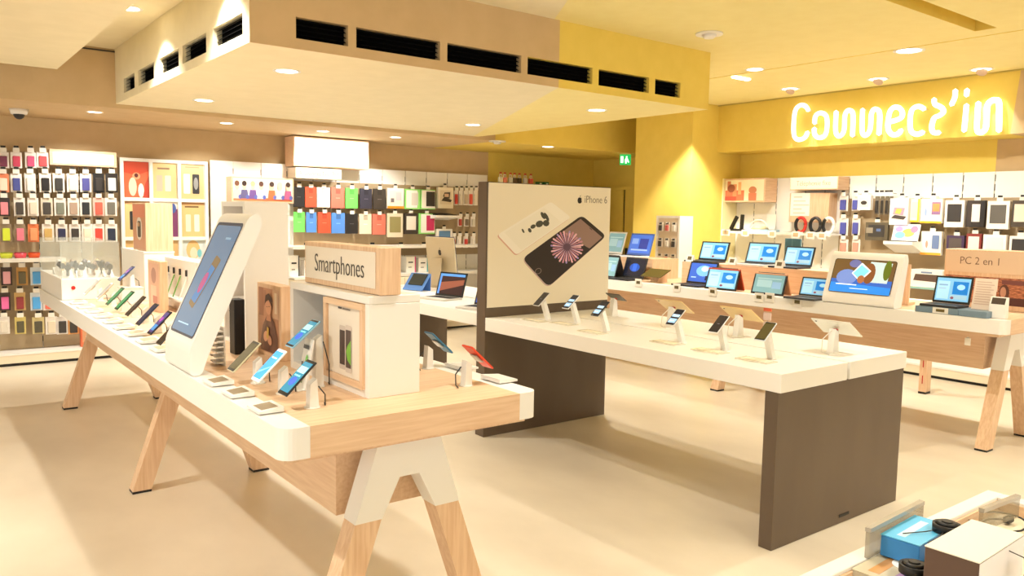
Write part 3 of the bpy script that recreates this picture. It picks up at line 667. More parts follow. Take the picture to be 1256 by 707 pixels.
# small wooden picture block in front of the tall box plinth
X, Y, Y1, X1, Z1 = corner_box(197, 384, 182, 203, 321, ZT)
t = thing('picture_block', 'slim beech block with a pink picture beside the green strapped box', 'photo block', (X, Y, ZT), 0)
w, l, h = X1-X, Y1-Y, Z1-ZT
part('block', None, lambda b: b.box(0, max(w, .05), 0, l, 0, h, WOODV, .002, 1), t)
def pk(b):
    M = Matrix.Translation((0, l/2, 0)) @ Matrix.Rotation(-PI/2, 4, 'Z'); q = l*.42
    show(b, [(rect(-q, .03, q, h-.02), (222, 172, 140)), (ell(0, h*.7, q*.5, h*.16), (176, 120, 96)), (rect(-q*.6, h*.1, q*.5, h*.5), (232, 200, 170)), (rect(-q*.2, h*.15, q*.7, h*.3), (190, 110, 90))], -.001, .0004, .35, 0, M)
part('picture', None, pk, t)
# plinth with the tall wooden box on it
X, Y, Y1, X1, Z1 = corner_box(178, 369, 150, 214, 309, ZT)
t = thing('plinth_box', 'white plinth box carrying the tall wooden box', 'plinth', (X, Y, ZT), 0)
w, l, h = X1-X, Y1-Y, Z1-ZT
part('body', None, lambda b: b.box(0, w, 0, l, 0, h-.012, WHITE, .002, 1), t)
part('top_board', None, lambda b: b.box(-.004, w+.004, -.004, l+.004, h-.0115, h, WHITE), t)
zb = Z1+.001
X2 = X+.02; Y2 = Y+.02
y2 = at(163, 280, 'x', X2).y; x2 = at(212, 280, 'y', Y2).x; z2 = at(175, 249, 'y', Y2).z
t = thing('wooden_box', 'tall beech box with a phone picture standing on the white plinth', 'box', (X2, Y2, zb), 0)
w2, l2, h2 = x2-X2, min(y2-Y2, l-.03), z2-zb
part('box', None, lambda b: b.box(0, w2, 0, l2, 0, h2, WOODV, .002, 1), t)
def wp(b):
    M = Matrix.Translation((0, l2/2, 0)) @ Matrix.Rotation(-PI/2, 4, 'Z'); q = l2*.46
    show(b, [(rect(-q, .01, q, h2-.01), (214, 152, 116)), (rect(-q, h2*.7, q, h2-.01), (226, 140, 110)), (rrect(-q*.4, h2*.22, q*.55, h2*.7, q*.4), (240, 228, 214)), (rrect(-q*.2, h2*.28, q*.35, h2*.62, q*.1), (50, 46, 44)), (ell(.0, h2*.55, q*.2, h2*.05), (190, 150, 110))], -.001, .0004, .35, 0, M)
part('picture', None, wp, t)
# glass show case at the far end
GY0 = 6.55; GY1 = LY0+LL-.02
zc = 1.135
t = thing('glass_case', 'white based glass show case with round red lock', 'show case', (LX0+.015, GY0, ZT), 0)
gw, gl = at(147, 335, 'y', GY0).x-LX0-.015, GY1-GY0
part('base_box', None, lambda b: b.box(0, gw, 0, gl, .0015, zc-ZT, WHITE, .002, 1), t)
ql = at(90, 358, 'y', GY0)
part('lock', None, lambda b: b.cyl((ql.x-LX0-.015, -.006, .09), (ql.x-LX0-.015, -.0005, .09), .014, RED, 16), t)
gh = at(75, 298, 'y', GY0).z-zc
for nm, bx_ in (('pane', (0, gw, 0, .008)), ('pane', (0, gw, gl-.008, gl)), ('pane', (0, .008, .0085, gl-.0085)), ('pane', (gw-.008, gw, .0085, gl-.0085))):
    part(nm, None, lambda b: b.box(*bx_, zc-ZT+.001, zc-ZT+gh, GLASS), t)
part('top_pane', None, lambda b: b.box(0, gw, 0, gl, zc-ZT+gh+.0005, zc-ZT+gh+.008, GLASS), t)
rw = random.Random(3)
cols = [(60, 56, 54), (230, 226, 220), (150, 120, 96), (90, 84, 100), (210, 190, 150), (36, 34, 34), (200, 196, 204)]
for i in range(12):
    xx = LX0+.015+.06+(gw-.12)*((i % 4)/3); yy = GY0+.12+.2*(i//4)+rw.uniform(-.02, .02); cc = cols[i % 7]
    t = thing('smart_watch', '%s wristwatch on a cushion, %s from the aisle in the %s glass case row' % ({0: 'charcoal', 1: 'white', 2: 'tan', 3: 'violet grey', 4: 'sand', 5: 'black', 6: 'silver'}[i % 7], ORD[i % 4], ORD[i//4]), 'watch', (xx, yy, zc+.0015), rw.uniform(-.5, .2), 'watches in the glass case')
    part('cushion', 'cu', lambda b: b.prism([(-.03, 0), (.04, 0), (.03, .05), (-.005, .02)], 'x', -.035, .035, WHITE), t)
    part('strap', ('st', cc), lambda b: b.tube([(0, .01+.045*math.cos(a), .06+.045*math.sin(a)) for a in [2*PI*k/14 for k in range(15)]], .011, mat(cc, .5), 6), t)
    part('dial', ('di', cc), lambda b: b.cyl((0, -.045, .08), (0, -.032, .075), .022, mat((40, 40, 46), .2), 16), t)

# ------------------------------------------------------------------ phones and tablets on the white phone table
ap = ((671, 393, 'dark', (220, 218, 214)), (707, 397, 'stripe', (236, 236, 236)), (743, 407, 'stripe', (40, 42, 48)), (835, 420, 'stripe', (232, 228, 222)), (888, 430, 'dark', (236, 234, 232)), (945, 441, 'olive', (216, 224, 228)))
nm = ('white smartphone turned to the poster', 'white smartphone with a striped blue screen', 'black smartphone with a long blue screen', 'silver smartphone with a black and blue screen', 'white smartphone with a dark sleeping screen', 'silver smartphone with an olive screen')
for i, (px, py, kind, body) in enumerate(ap):
    p = on_table(px, py, ZA)
    display_phone(p, -PI/2, body, kind, '%s, %s from the poster on the white table' % (nm[i], ORD[i]), 'leaning white stand, %s from the poster on the phone table' % ORD[i], 'leaning stands on the phone table', L=.138, Wd=.068, tilt=50, hc=.16, off=-.06, lit=.55, clamp=False, lean=-.05)
    q = thing('spec_plate', 'clear spec plate on the phone table, %s from the poster' % ORD[i], 'plate', (p.x-.1, p.y+.02, ZA), 0, 'spec plates on the phone table')
    part('plate', 'spl', lambda b: b.box(-.05, .05, -.1, .1, .0005, .006, mat((226, 216, 194), .15)), q)
    part('sheet', 'sps', lambda b: b.box(-.035, .035, -.08, .08, .0062, .0066, mat((236, 226, 200), .4)), q)
tb = ((752, 388, (96, 92, 84), 'dark grey', .6), (823, 401, (226, 196, 140), 'gold', 1), (905, 413, (230, 200, 140), 'deeper gold', 1), (1021, 433, (228, 226, 214), 'silver', 1))
for i, (px, py, c_, nm_, k) in enumerate(tb):
    p = on_table(px, py, ZA); lab = '%s tablet seen from behind on the back half of the phone table' % nm_
    st = thing('tablet_stand', 'white leaning stand under the %s tablet' % nm_, 'stand', p, PI/2)
    part('post', ('tp',), lambda b: b.prism([(-.03, 0), (.03, 0), (.012, .14), (-.02, .12)], 'x', -.02, .02, WHITE), st)
    part('base', ('tb',), lambda b: b.cyl((0, 0, 0), (0, 0, .005), .045, WHITE2, 18), st)
    part('red_sensor', ('tr',), lambda b: (setattr(b, 'M', rot(-math.radians(58), t=(0, -.03, .145))), b.box(-.012, .012, .0105, .018, -.008, .008, RED, .002)), st)
    part('cable', ('tc',), lambda b: b.tube([(.0, .02, .13), (.03, .06, .08), (.02, .08, .01), (-.04, .1, .004)], .003, WHITE2, 6), st)
    ph = thing('tablet', lab, 'tablet', p, PI/2); M = rot(-math.radians(58), t=(0, -.03, .15))
    w_, h_ = (.17*k+.0, .24*k)
    part('body', ('tbd', c_, k), lambda b: (setattr(b, 'M', M), b.box(-h_/2, h_/2, .002, .0095, -w_/2, w_/2, mat(c_, .4, .2), .003)), ph)
    part('screen', ('tsc', k), lambda b: show(b, [(rect(-h_*.46, -w_*.46, h_*.46, w_*.46), (40, 60, 90))], .002, .0005, .2, .4, M), ph)
    part('camera_dot', ('tcd', k), lambda b: (setattr(b, 'M', M), b.cyl((h_*.4, .0096, w_*.36), (h_*.4, .011, w_*.36), .006, BLACK, 10)), ph)

def desk_print(kind, w, h):
    if kind == 'tiles': return [(rect(-w/2, 0, w/2, h), (120, 180, 216)), (rect(-w*.46, h*.08, -w*.1, h*.86), (160, 204, 226)), (rect(0, h*.3, w*.45, h*.86), (24, 116, 196)), (rect(-w*.42, h*.66, -w*.16, h*.72), (120, 160, 190)), (rect(-w*.42, h*.52, -w*.2, h*.56), (150, 180, 200)), (ell(w*.24, h*.62, w*.12, h*.12), (150, 206, 240)), (rect(-w*.05, h*.08, w*.45, h*.26), (150, 186, 206)), (ell(w*.02, h*.14, w*.05, h*.06), (120, 70, 90))]
    if kind == 'blue': return [(rect(-w/2, 0, w/2, h), (54, 92, 186)), (ell(w*.05, h*.6, w*.3, h*.3), (110, 170, 232)), (ell(w*.08, h*.7, w*.14, h*.14), (190, 222, 250)), (rect(w*.16, h*.1, w*.3, h*.34), (24, 36, 80)), (rect(w*.33, h*.1, w*.43, h*.4), (24, 36, 80)), (rect(-w*.4, h*.2, -w*.2, h*.26), (150, 190, 230))]
    if kind == 'grey': return [(rect(-w/2, 0, w/2, h), (112, 150, 156)), (rect(-w*.4, h*.3, w*.1, h*.7), (140, 172, 176)), (rect(w*.12, h*.25, w*.42, h*.62), (126, 160, 186)), (rect(-w*.4, h*.75, w*.4, h*.8), (150, 180, 180))]
    if kind == 'night': return [(rect(-w/2, 0, w/2, h), (22, 26, 40)), (ell(0, h*.5, w*.25, h*.25), (30, 70, 160)), (rect(-w*.1, h*.3, w*.1, h*.7), (40, 90, 190))]
    if kind == 'desert': return [(rect(-w/2, 0, w/2, h), (58, 40, 40)), ([(-w/2, h*.1), (w/2, h*.5), (w/2, h*.75), (-w/2, h*.55)], (140, 84, 66)), (rect(-w/2, h*.88, w/2, h), (90, 150, 226)), (rect(-w/2, 0, -w*.42, h*.88), (90, 140, 214))]
    if kind == 'royal': return [(rect(-w/2, 0, w/2, h), (70, 110, 206)), (rect(-w*.05, h*.25, w*.36, h*.8), (46, 62, 150)), (rect(-w*.42, h*.5, -w*.12, h*.8), (120, 156, 226)), (rect(-w*.4, h*.14, w*.4, h*.22), (150, 180, 220))]
def laptop(p, rz, w, d, h, lab, kind, body=(36, 36, 38), open_=18, lit=.5, tent=False, bez=(22, 22, 24), grp=None):
    t = thing('laptop', lab, 'laptop', p, rz, grp); a = math.radians(open_)
    M = rot(-a, t=(0, (0 if tent else d*.42), .016 if not tent else .0))
    if not tent:
        part('base', None, lambda b: b.box(-w/2, w/2, -d*.58, d*.42, 0, .016, mat(body, .4), .003), t)
        part('keyboard', None, lambda b: b.box(-w*.44, w*.44, -d*.2, d*.34, .0162, .0175, mat((30, 30, 32), .6)), t)
        part('touchpad', None, lambda b: b.box(-w*.12, w*.12, -d*.52, -d*.26, .0162, .0168, mat(tuple(min(255, c+22) for c in body), .3)), t)
    else:
        M2 = rot(a*1.15, t=(0, 2*h*math.sin(a), 0))
        part('base', None, lambda b: (setattr(b, 'M', M2), b.box(-w/2, w/2, 0, .014, 0, h*1.0, mat(body, .4), .003)), t)
        part('hinge', None, lambda b: b.cyl((-w*.4, h*math.sin(a)+.006, h*math.cos(a)), (w*.4, h*math.sin(a)+.006, h*math.cos(a)), .007, DGREY, 8), t)
    l = part('lid', None, lambda b: (setattr(b, 'M', M), b.box(-w/2, w/2, 0, .01, .002, h, mat(bez, .35), .003)), t)
    part('screen', None, lambda b: show(b, [([(u, v+h*.09) for u, v in pts], c) for pts, c in desk_print(kind, w*.9, h*.84)], 0, .0004, .2, lit, M), l)
    return t
# computers on the table behind the poster
p = at(545, 367, 'z', ZA)
XM = AX0+.35
def lap_px(pl, pr, pyb, pyt, x, zb, lab, kind, **kw):
    y0 = at(pr, (pyb+pyt)/2, 'x', x).y; y1 = at(pl, (pyb+pyt)/2, 'x', x).y
    h = abs(at((pl+pr)/2, pyt, 'x', x).z-at((pl+pr)/2, pyb, 'x', x).z)
    return laptop((x-.1, (y0+y1)/2, zb), -PI/2, y1-y0, kw.pop('d', .23), h*1.04, lab, kind, **kw)
laptop(at(541, 367, 'z', ZA), -PI/2+.25, .33, .23, .225, 'silver laptop with a dark desert screen beside the big silver monitor', 'desert', (206, 200, 188))
laptop(at(590, 379, 'z', ZA), -PI/2+.25, .32, .23, .21, 'silver laptop half hidden behind the poster panel edge', 'blue', (206, 200, 188))
p = at(540, 352, 'z', ZA); 
t = thing('desktop_computer', 'large silver desktop monitor seen from behind on its curved foot', 'computer', p, PI/2)
AL = mat((214, 200, 168), .35, .3)
part('screen_shell', None, lambda b: (setattr(b, 'M', rot(-.12, t=(0, -.02, .3))), b.box(-.27, .27, 0, .022, -.22, .22, AL, .01)), t)
part('display', None, lambda b: show(b, [(rect(-.27, -.15, .27, .225), (30, 50, 90))], 0, .0005, .2, .4, rot(-.12, t=(0, -.02, .3))), t)
part('foot', None, lambda b: b.prism([(-.09, 0), (.1, 0), (.1, .008), (.075, .012), (.055, .3), (.04, .3), (.06, .02), (-.09, .008)], 'x', -.095, .095, AL), t)
part('logo', None, lambda b: show(b, apple(0, .06, .034), 0, .0006, .3, 0, rot(-.12, t=(0, -.02, .3)) @ Matrix.Translation((0, .0225, 0)) @ Matrix.Rotation(PI, 4, 'Z')), t)
# tablet in a blue cover and a bench of small things
p = at(505, 357, 'z', ZA); t = thing('tablet', 'dark tablet in an open blue cover on the computer table', 'tablet', p, -PI/2+.3)
part('cover', None, lambda b: (setattr(b, 'M', rot(-.7, t=(0, 0, .01))), b.box(-.13, .13, .004, .01, 0, .21, mat((90, 140, 216), .5), .003)), t)
part('tablet_body', None, lambda b: (setattr(b, 'M', rot(-.7, t=(0, 0, .01))), b.box(-.085, .1, -.006, .0035, .06, .195, mat((44, 52, 48), .3), .003)), t)
part('cover_back', None, lambda b: b.prism([(.125, .0), (.131, .0), (.137, .163), (.131, .163)], 'x', -.13, .13, mat((90, 140, 216), .5)), t)
# ------------------------------------------------------------------ laptop table
ZR = ZT+.002; RXF = RX0+.42
def riser(lab, py_t, pl, pr):
    y1 = at(pl, 340, 'x', RXF).y; y0 = at(pr, 345, 'x', RXF).y; z1 = 1.205
    t = thing('display_riser', lab, 'riser', (RXF, y0, ZR), 0); l = y1-y0; n = max(1, round(l/.9))
    for k in range(n): part('front_board', None, lambda b: b.box(0, .018, l*k/n+.0008, l*(k+1)/n-.0008, 0, z1-ZR-.019, WOODH), t)
    part('top_board', None, lambda b: b.box(0, .42, 0, l, z1-ZR-.018, z1-ZR, WOODH), t)
    part('end_board', None, lambda b: b.box(.0185, .42, 0, .018, 0, z1-ZR-.019, WOODV), t)
    part('end_board', None, lambda b: b.box(.0185, .42, l-.018, l, 0, z1-ZR-.019, WOODV), t)
    return z1+.001
zr = riser('long beech riser carrying the upper row of laptops', 318, 836, 1040)
riser('short beech riser beside the white product tower', 318, 740, 800)
XU, XLo = RXF+.25, RX0+.26
lap_px(857, 891, 317, 294, XU, zr, 'black laptop with a blue tile screen on the riser by the tower', 'tiles')
lap_px(914, 953, 320, 294, XU, zr, 'silver laptop with a blue tile screen on the riser centre', 'tiles', body=(206, 202, 196), bez=(60, 60, 62))
lap_px(960, 996, 326, 302, XU, zr, 'black tablet laptop with a tile screen beside the blue sleeve', 'tiles')
lap_px(769, 797, 312, 285, XU, zr, 'blue laptop with a royal blue screen on the short riser', 'royal', body=(230, 232, 240), bez=(70, 106, 196))
lap_px(742, 763, 310, 283, XU, zr, 'white laptop half hidden behind the poster on the short riser', 'grey', body=(232, 230, 226), bez=(226, 224, 220))
lap_px(842, 876, 348, 321, XLo+.06, ZR, 'black laptop with a deep blue picture on the table edge', 'blue')
lap_px(872, 911, 354, 328, XLo-.06, ZR, 'black tent folded laptop with a tile screen and red back', 'tiles', tent=True, body=(186, 70, 40))
lap_px(929, 969, 358, 332, XLo-.06, ZR, 'black tent folded laptop with a dull grey screen', 'grey', tent=True, body=(206, 150, 110), lit=.5)
lap_px(980, 1018, 365, 342, XLo-.06, ZR, 'black laptop with a tile screen beside the landscape kiosk', 'tiles', body=(60, 60, 62))
lap_px(763, 789, 346, 321, XLo, ZR, 'black laptop with a dark blue glow by the short riser', 'night')
lap_px(744, 762, 342, 315, XLo, ZR, 'black tablet half hidden behind the poster by the short riser', 'grey', tent=True)
p = at(805, 352, 'z', ZR); t = thing('tablet_easel', 'olive tablet lying on a small easel beside the tower', 'tablet', (RX0+.25, at(808, 335, 'x', RX0+.25).y, ZR), -PI/2)
part('tablet_body', None, lambda b: (setattr(b, 'M', rot(-1.15, t=(0, -.05, .1))), b.box(-.14, .14, 0, .01, -.09, .09, mat((84, 74, 30), .4), .004)), t)
part('easel', None, lambda b: b.prism([(-.08, 0), (.08, 0), (.07, .125), (-.02, .085)], 'x', -.05, .05, WOODV), t)
# blue sleeve standing behind
t = thing('laptop_sleeve', 'teal blue cardboard sleeve standing on the riser', 'sleeve', (XU+.12, at(963, 305, 'x', XU).y, zr), -PI/2)
part('sleeve', None, lambda b: b.box(-.085, .085, 0, .02, 0, .27, mat((92, 140, 156), .6), .002), t)
part('seam', None, lambda b: b.box(-.01, .0, -.001, -.0002, .0, .27, mat((120, 164, 178), .6)), t)
# price tags on the front edge
for i, (px, py) in enumerate(((783, 347), (830, 353), (874, 358), (931, 365), (944, 365), (978, 371))):
    q = at(px, py, 'x', RX0-.004); t = thing('price_tag', 'small white price tag on the laptop table edge, %s from the tower' % ORD[i], 'price tag', q, -PI/2, 'price tags on the laptop table edge')
    part('card', 'ptc', lambda b: b.box(-.045, .045, -.003, .003, -.04, .04, WHITE2), t)
    part('display', 'ptd', lambda b: b.box(-.025, .025, -.005, -.0032, -.012, .018, mat((96, 84, 50), .4)), t)
for i, (px, py, lab) in enumerate(((847, 315, 'by the tower'), (899, 317, 'beside the black laptop'), (957, 322, 'beside the silver laptop'))):
    q = at(px, py, 'x', RXF+.03); t = thing('price_block', 'small white price block on the riser %s' % lab, 'price tag', (RXF+.006, q.y, zr), -PI/2, 'price blocks on the riser')
    part('block', 'pbk', lambda b: b.prism([(0, 0), (.05, 0), (.03, .07), (.02, .07)], 'x', -.045, .045, WHITE), t)
    part('display', 'pbd', lambda b: b.add([(-.026, .0055, .02), (.026, .0055, .02), (.026, .016, .056), (-.026, .016, .056)], [(0, 1, 2, 3)], mat((96, 84, 50), .4)), t)
# landscape kiosk
ky0 = at(1097, 375, 'x', RX0+.02).y; ky1 = at(1009, 370, 'x', RX0+.02).y
def lscreen(w, h):
    a = w/2*.84; c = h
    return [(rrect(-a*1.03, .035, a*1.03, c-.012, .02), (70, 58, 40)), (rrect(-a, .04, a, c-.018, .015), (98, 74, 44)), (rect(-a, .04, a, .12), (44, 124, 210)), ([(-a, .12), (a, .1), (a, .155), (-a, .15)], (50, 90, 176)),
            (ell(-a*.5, c*.5, a*.35, c*.2), (104, 128, 190)), ([(a*.1, c*.4), (a*.85, c*.4), (a*.9, c*.9), (a*.2, c*.92)], (176, 196, 196)), (ell(a*.78, c*.72, a*.12, c*.25), (84, 96, 30)), (ell(-a*.3, c*.85, a*.2, c*.1), (96, 100, 150)), (ell(a*.22, c*.62, a*.2, c*.26), (116, 72, 40)),
            (round_quad([(-a*.35, c*.6), (-a*.02, c*.4), (a*.28, c*.68), (-a*.08, c*.88)], .06), (226, 232, 230)), (round_quad([(-a*.3, c*.6), (-a*.02, c*.44), (a*.22, c*.68), (-a*.08, c*.83)], .06), (120, 200, 216)), (ell(a*.0, c*.46, a*.12, c*.1), (150, 96, 60)), (rect(-a*.8, .1, -a*.1, .108), (220, 236, 250)), (rect(-a*.3, .07, a*.3, .076), (200, 226, 250))]
kp = prof_round([(0, ZR), (.0, 1.03), (.125, 1.375), (.145, 1.4), (.175, 1.4), (.195, 1.35), (.12, ZR)], .02)
kiosk('landscape_kiosk', 'white rounded kiosk with a landscape screen on the laptop table', RX0+.01, ky0, ky1, kp, ((-.0035+.0036, 1.04), (-.0035+.1178, 1.355)), lscreen)
t = thing('wooden_divider', 'upright beech board beside the landscape kiosk', 'board', (RXF-.02, at(1112, 350, 'x', RXF-.02).y-.02, ZR), 0)
part('board', None, lambda b: b.box(0, .02, 0, .28, 0, .33, WOODV), t)
part('foot', None, lambda b: b.box(.0205, .12, 0, .28, 0, .02, WOODV), t)
# PC 2 en 1 box
bx = 6.78; by1 = at(1157, 350, 'x', bx).y; by0 = RY0+.02; bz1 = at(1157, 305, 'x', bx).z; bzs = at(1157, 332, 'x', bx).z
t = thing('topic_sign', 'beech backboard box reading PC 2 en 1 with a brown picture', 'sign', (bx, by0, ZR), 0); bl = by1-by0
part('box', None, lambda b: b.box(0, .25, 0, bl, 0, bz1-ZR, WOODV, .002, 1), t)
f1 = part('sign_face', None, lambda b: b.box(-.006, -.0005, .0, bl-.012, bzs-ZR, bz1-ZR-.012, mat((226, 196, 164), .4)), t)
text('PC 2 en 1', .085, mat((120, 84, 66), .5), f1, (-.0075, at(1203, 315, 'x', bx).y-by0, (bzs+bz1)/2-ZR), .9, PI/2, -PI/2)
BRK = noise_mat('brown_brick_print', (126, 66, 46), (206, 134, 96), 9, .5, (1, 3, 14), 4)
def pcp(b):
    M = Matrix.Translation((0, bl/2, 0)) @ Matrix.Rotation(-PI/2, 4, 'Z'); h = bzs-ZR
    show(b, [(rect(-bl/2+.012, .04, bl/2, h-.03), BRK), (rect(bl*.08, .04, bl*.5, h*.36), (84, 46, 44)), (rect(bl*.1, h*.72, bl*.5, h*.84), (120, 70, 66)), (ell(bl*.13, h*.5, bl*.05, h*.22), (96, 60, 50)), (ell(bl*.12, h*.5, bl*.03, h*.15), (190, 140, 116)), (rect(bl*.04, h*.5, bl*.065, h*.86), (226, 196, 176))], -.001, .0005, .45, 0, M)
part('picture', None, pcp, t)
# laptop on its blue box, document stand, tag holder
q = at(1122, 389, 'x', RX0+.02); q2 = at(1210, 397, 'x', RX0+.02)
t = thing('display_tray', 'slate blue display tray carrying a convertible laptop', 'tray', (RX0+.015, q2.y, ZR), 0); tl = q.y-q2.y
part('tray', None, lambda b: b.box(0, .26, tl*.38, tl, 0, .045, mat((112, 132, 146), .5), .002, 1), t)
part('tray', None, lambda b: b.box(0, .26, 0, tl*.375, 0, .045, mat((118, 138, 152), .5), .002, 1), t)
part('price_plate', None, lambda b: b.box(-.004, -.0005, tl*.52, tl*.74, .002, .045, WHITE2), t)
part('price_display', None, lambda b: b.box(-.006, -.0042, tl*.57, tl*.69, .014, .034, mat((110, 92, 40), .4)), t)
laptop((RX0+.14, q2.y+tl*.68, ZR+.047), -PI/2, .27, .2, .21, 'black convertible laptop with a tile screen on the slate tray', 'tiles', open_=14)
t = thing('document_stand', 'clear easel with a printed spec sheet beside the convertible laptop', 'sign holder', (RX0+.13, q2.y+tl*.16, ZR+.047), -PI/2)
part('sheet', None, lambda b: (setattr(b, 'M', rot(-.2)), b.box(-.075, .075, 0, .006, .0, .23, mat((232, 214, 196), .4))), t)
part('print_lines', None, lambda b: show(b, [(rect(-.06, .2-.018*k, .04+.02*(k % 2), .206-.018*k), (206, 176, 156)) for k in range(10)], 0, .0004, .5, 0, rot(-.2)), t)
part('easel_foot', None, lambda b: b.box(-.07, .07, .0, .07, 0, .004, GLASS), t)
t = thing('price_block', 'white stepped price block at the rounded table corner', 'price tag', (RX0+.1, at(1218, 385, 'x', RX0+.1).y-.025, ZR), -PI/2)
part('block', None, lambda b: b.prism([(0, 0), (.05, 0), (.05, .15), (.03, .15), (0, .09)], 'x', -.055, .055, WHITE), t)
part('display', None, lambda b: b.add([(-.045, .0035, .1), (.045, .0035, .1), (.045, .0255, .145), (-.045, .0255, .145)], [(0, 1, 2, 3)], mat((70, 56, 44), .4)), t)
t = thing('tag_hanger', 'little white tag hanging under the laptop table edge', 'price tag', at(1187, 417, 'x', RX0+.05), -PI/2)
part('tag', None, lambda b: b.box(-.02, .02, -.002, .002, -.04, .012, WHITE2), t)
part('clip', None, lambda b: b.box(-.008, .008, -.005, .005, .0122, .02, STEEL), t)
t = thing('sticker_strip', 'strip of white badges with red top on the phone table', 'badge strip', (AX1-.1, at(941, 400, 'x', AX1-.1).y, ZA), -PI/2)
part('stem', None, lambda b: b.box(-.004, .004, 0, .004, 0, .13, GLASS), t)
for k in range(2): part('badge', None, lambda b: b.box(-.03, .03, -.006, -.001, .03+k*.06, .08+k*.06, mat((226, 200, 190), .4), .004), t)
part('red_top', None, lambda b: b.box(-.03, .03, -.006, -.001, .15, .17, mat((224, 100, 60), .4)), t)
# white product tower beside the pillar
tx, ty = 7.55, None
ty = 6.62; txx = at(833, 300, 'y', ty).x; ty1 = at(804, 300, 'x', txx).y; tx1 = at(849, 300, 'y', ty).x; tz = at(833, 265, 'y', ty).z
t = thing('product_tower', 'white product tower with pegged accessories beside the yellow pillar', 'display tower', (txx, ty, 0), 0); tl = ty1-ty
part('side_panel', None, lambda b: b.box(0, tx1-txx, 0, .03, 0, tz, WHITE), t)
part('side_panel', None, lambda b: b.box(0, tx1-txx, tl-.03, tl, 0, tz, WHITE), t)
part('back_board', None, lambda b: b.box(.02, tx1-txx, .0305, tl-.0305, 0, tz-.03, mat((226, 206, 178), .6)), t)
part('top_panel', None, lambda b: b.box(0, tx1-txx, .0305, tl-.0305, tz-.0295, tz, WHITE), t)
for r in range(4):
    for k in range(3):
        yy = ty1-.03-(tl-.06)*(k+.5)/3; zz = tz-.14-r*.2; cc = [(60, 52, 46), (220, 210, 196), (64, 56, 50), (206, 110, 90), (228, 216, 200), (196, 90, 80)][(r*2+k*5) % 6]
        q = thing('accessory_pack', 'small %s accessory pack, %s row %s column of the white tower' % ({60: 'black', 220: 'cream', 64: 'dark', 206: 'coral', 228: 'ivory', 196: 'red'}[cc[0]], ORD[r], ORD[k]), 'pack', (txx-.004, yy, zz), -PI/2, 'accessory packs on the white tower')
        part('card', 'apc', lambda b: b.box(-.04, .04, -.006, .0, -.06, .06, mat((232, 222, 204), .5)), q)
        part('accessory', ('apa', cc), lambda b: b.box(-.024, .024, -.022, -.0065, -.05, .02, mat(cc, .4), .004), q)
        part('tag', 'apt', lambda b: b.box(-.02, .02, -.012, -.0065, .032, .055, DGREY), q)
        part('peg', 'app', lambda b: b.cyl((0, -.03, .05), (0, .02, .05), .003, STEEL, 6), q)

# ================================================================== product wall at the back
YPB = 9.90          # front of the back panels
def deck(name, lab, x0, x1, front, back, axis):
    t = thing(name, lab, 'shelf base')
    if axis == 'y':
        part('deck_board', None, lambda b: b.box(x0, x1, front, back, .115, .135, WHITE), t)
        part('kick_board', None, lambda b: b.box(x0, x1, front+.004, front+.02, .032, .1145, CREAM), t)
        part('toe_recess', None, lambda b: b.box(x0, x1, front+.03, front+.05, 0, .1145, BLACK), t)
    else:
        part('deck_board', None, lambda b: b.box(front, back, x0, x1, .115, .135, WHITE), t)
        part('kick_board', None, lambda b: b.box(front+.004, front+.02, x0, x1, .032, .1145, CREAM), t)
        part('toe_recess', None, lambda b: b.box(front+.03, front+.05, x0, x1, 0, .1145, BLACK), t)
xa, xb1 = -1.2, at(147, 260, 'y', YPB).x
deck('gondola_base', 'cream plinth shelf under the phone case wall', xa, 6.95, 9.62, 9.88, 'y')
t = thing('wall_gondola', 'taupe pegged wall panels holding rows of phone cases', 'shelving')
seams = [xa, .05, at(12, 350, 'y', YPB).x, at(48, 350, 'y', YPB).x+.35, xb1-.02]
n = 8
for k in range(n):
    a, c = xa+(xb1-xa)*k/n, xa+(xb1-xa)*(k+1)/n
    part('back_panel', None, lambda b: b.box(a+.004, c-.004, YPB, YPB+.03, .136, 2.24, SLAT), t)
    if k: part('upright', None, lambda b: [b.box(a-.004, a+.004, YPB+.012, YPB+.03, .136, 2.24, WHITE2)]+[b.box(a-.0035, a+.0035, YPB+.009, YPB+.0118, .2+j*.1, .26+j*.1, BLACK) for j in range(20)], t)
# white panels right of the posters
xw0 = at(258, 260, 'y', YPB).x; xw1 = 7.12
t = thing('wall_gondola', 'white pegged wall panels holding tablet covers', 'shelving')
ss = [xw0]+[at(px, 205+.05*(px-280), 'y', YPB).x for px in (286, 320, 352, 384, 412, 441, 469, 497, 523, 548.6, 573)]+[xw1]
for a, c in zip(ss[:-1], ss[1:]):
    part('back_panel', None, lambda b: b.box(a+.006, c-.006, YPB, YPB+.03, .136, 2.255, WHITE), t)
for a in ss[1:-1]:
    part('upright', None, lambda b: [b.box(a-.006, a+.006, YPB+.012, YPB+.03, .136, 2.255, WHITE2)]+[b.box(a-.005, a+.005, YPB+.006, YPB+.0118, .2+j*.1, .27+j*.1, DGREY) for j in range(20)], t)
part('lower_panel', None, lambda b: b.box(at(360, 300, 'y', YPB).x, at(590, 300, 'y', YPB).x, YPB-.012, YPB-.002, at(470, 283, 'y', YPB).z-.35, at(470, 226, 'y', YPB).z, SLAT), t)

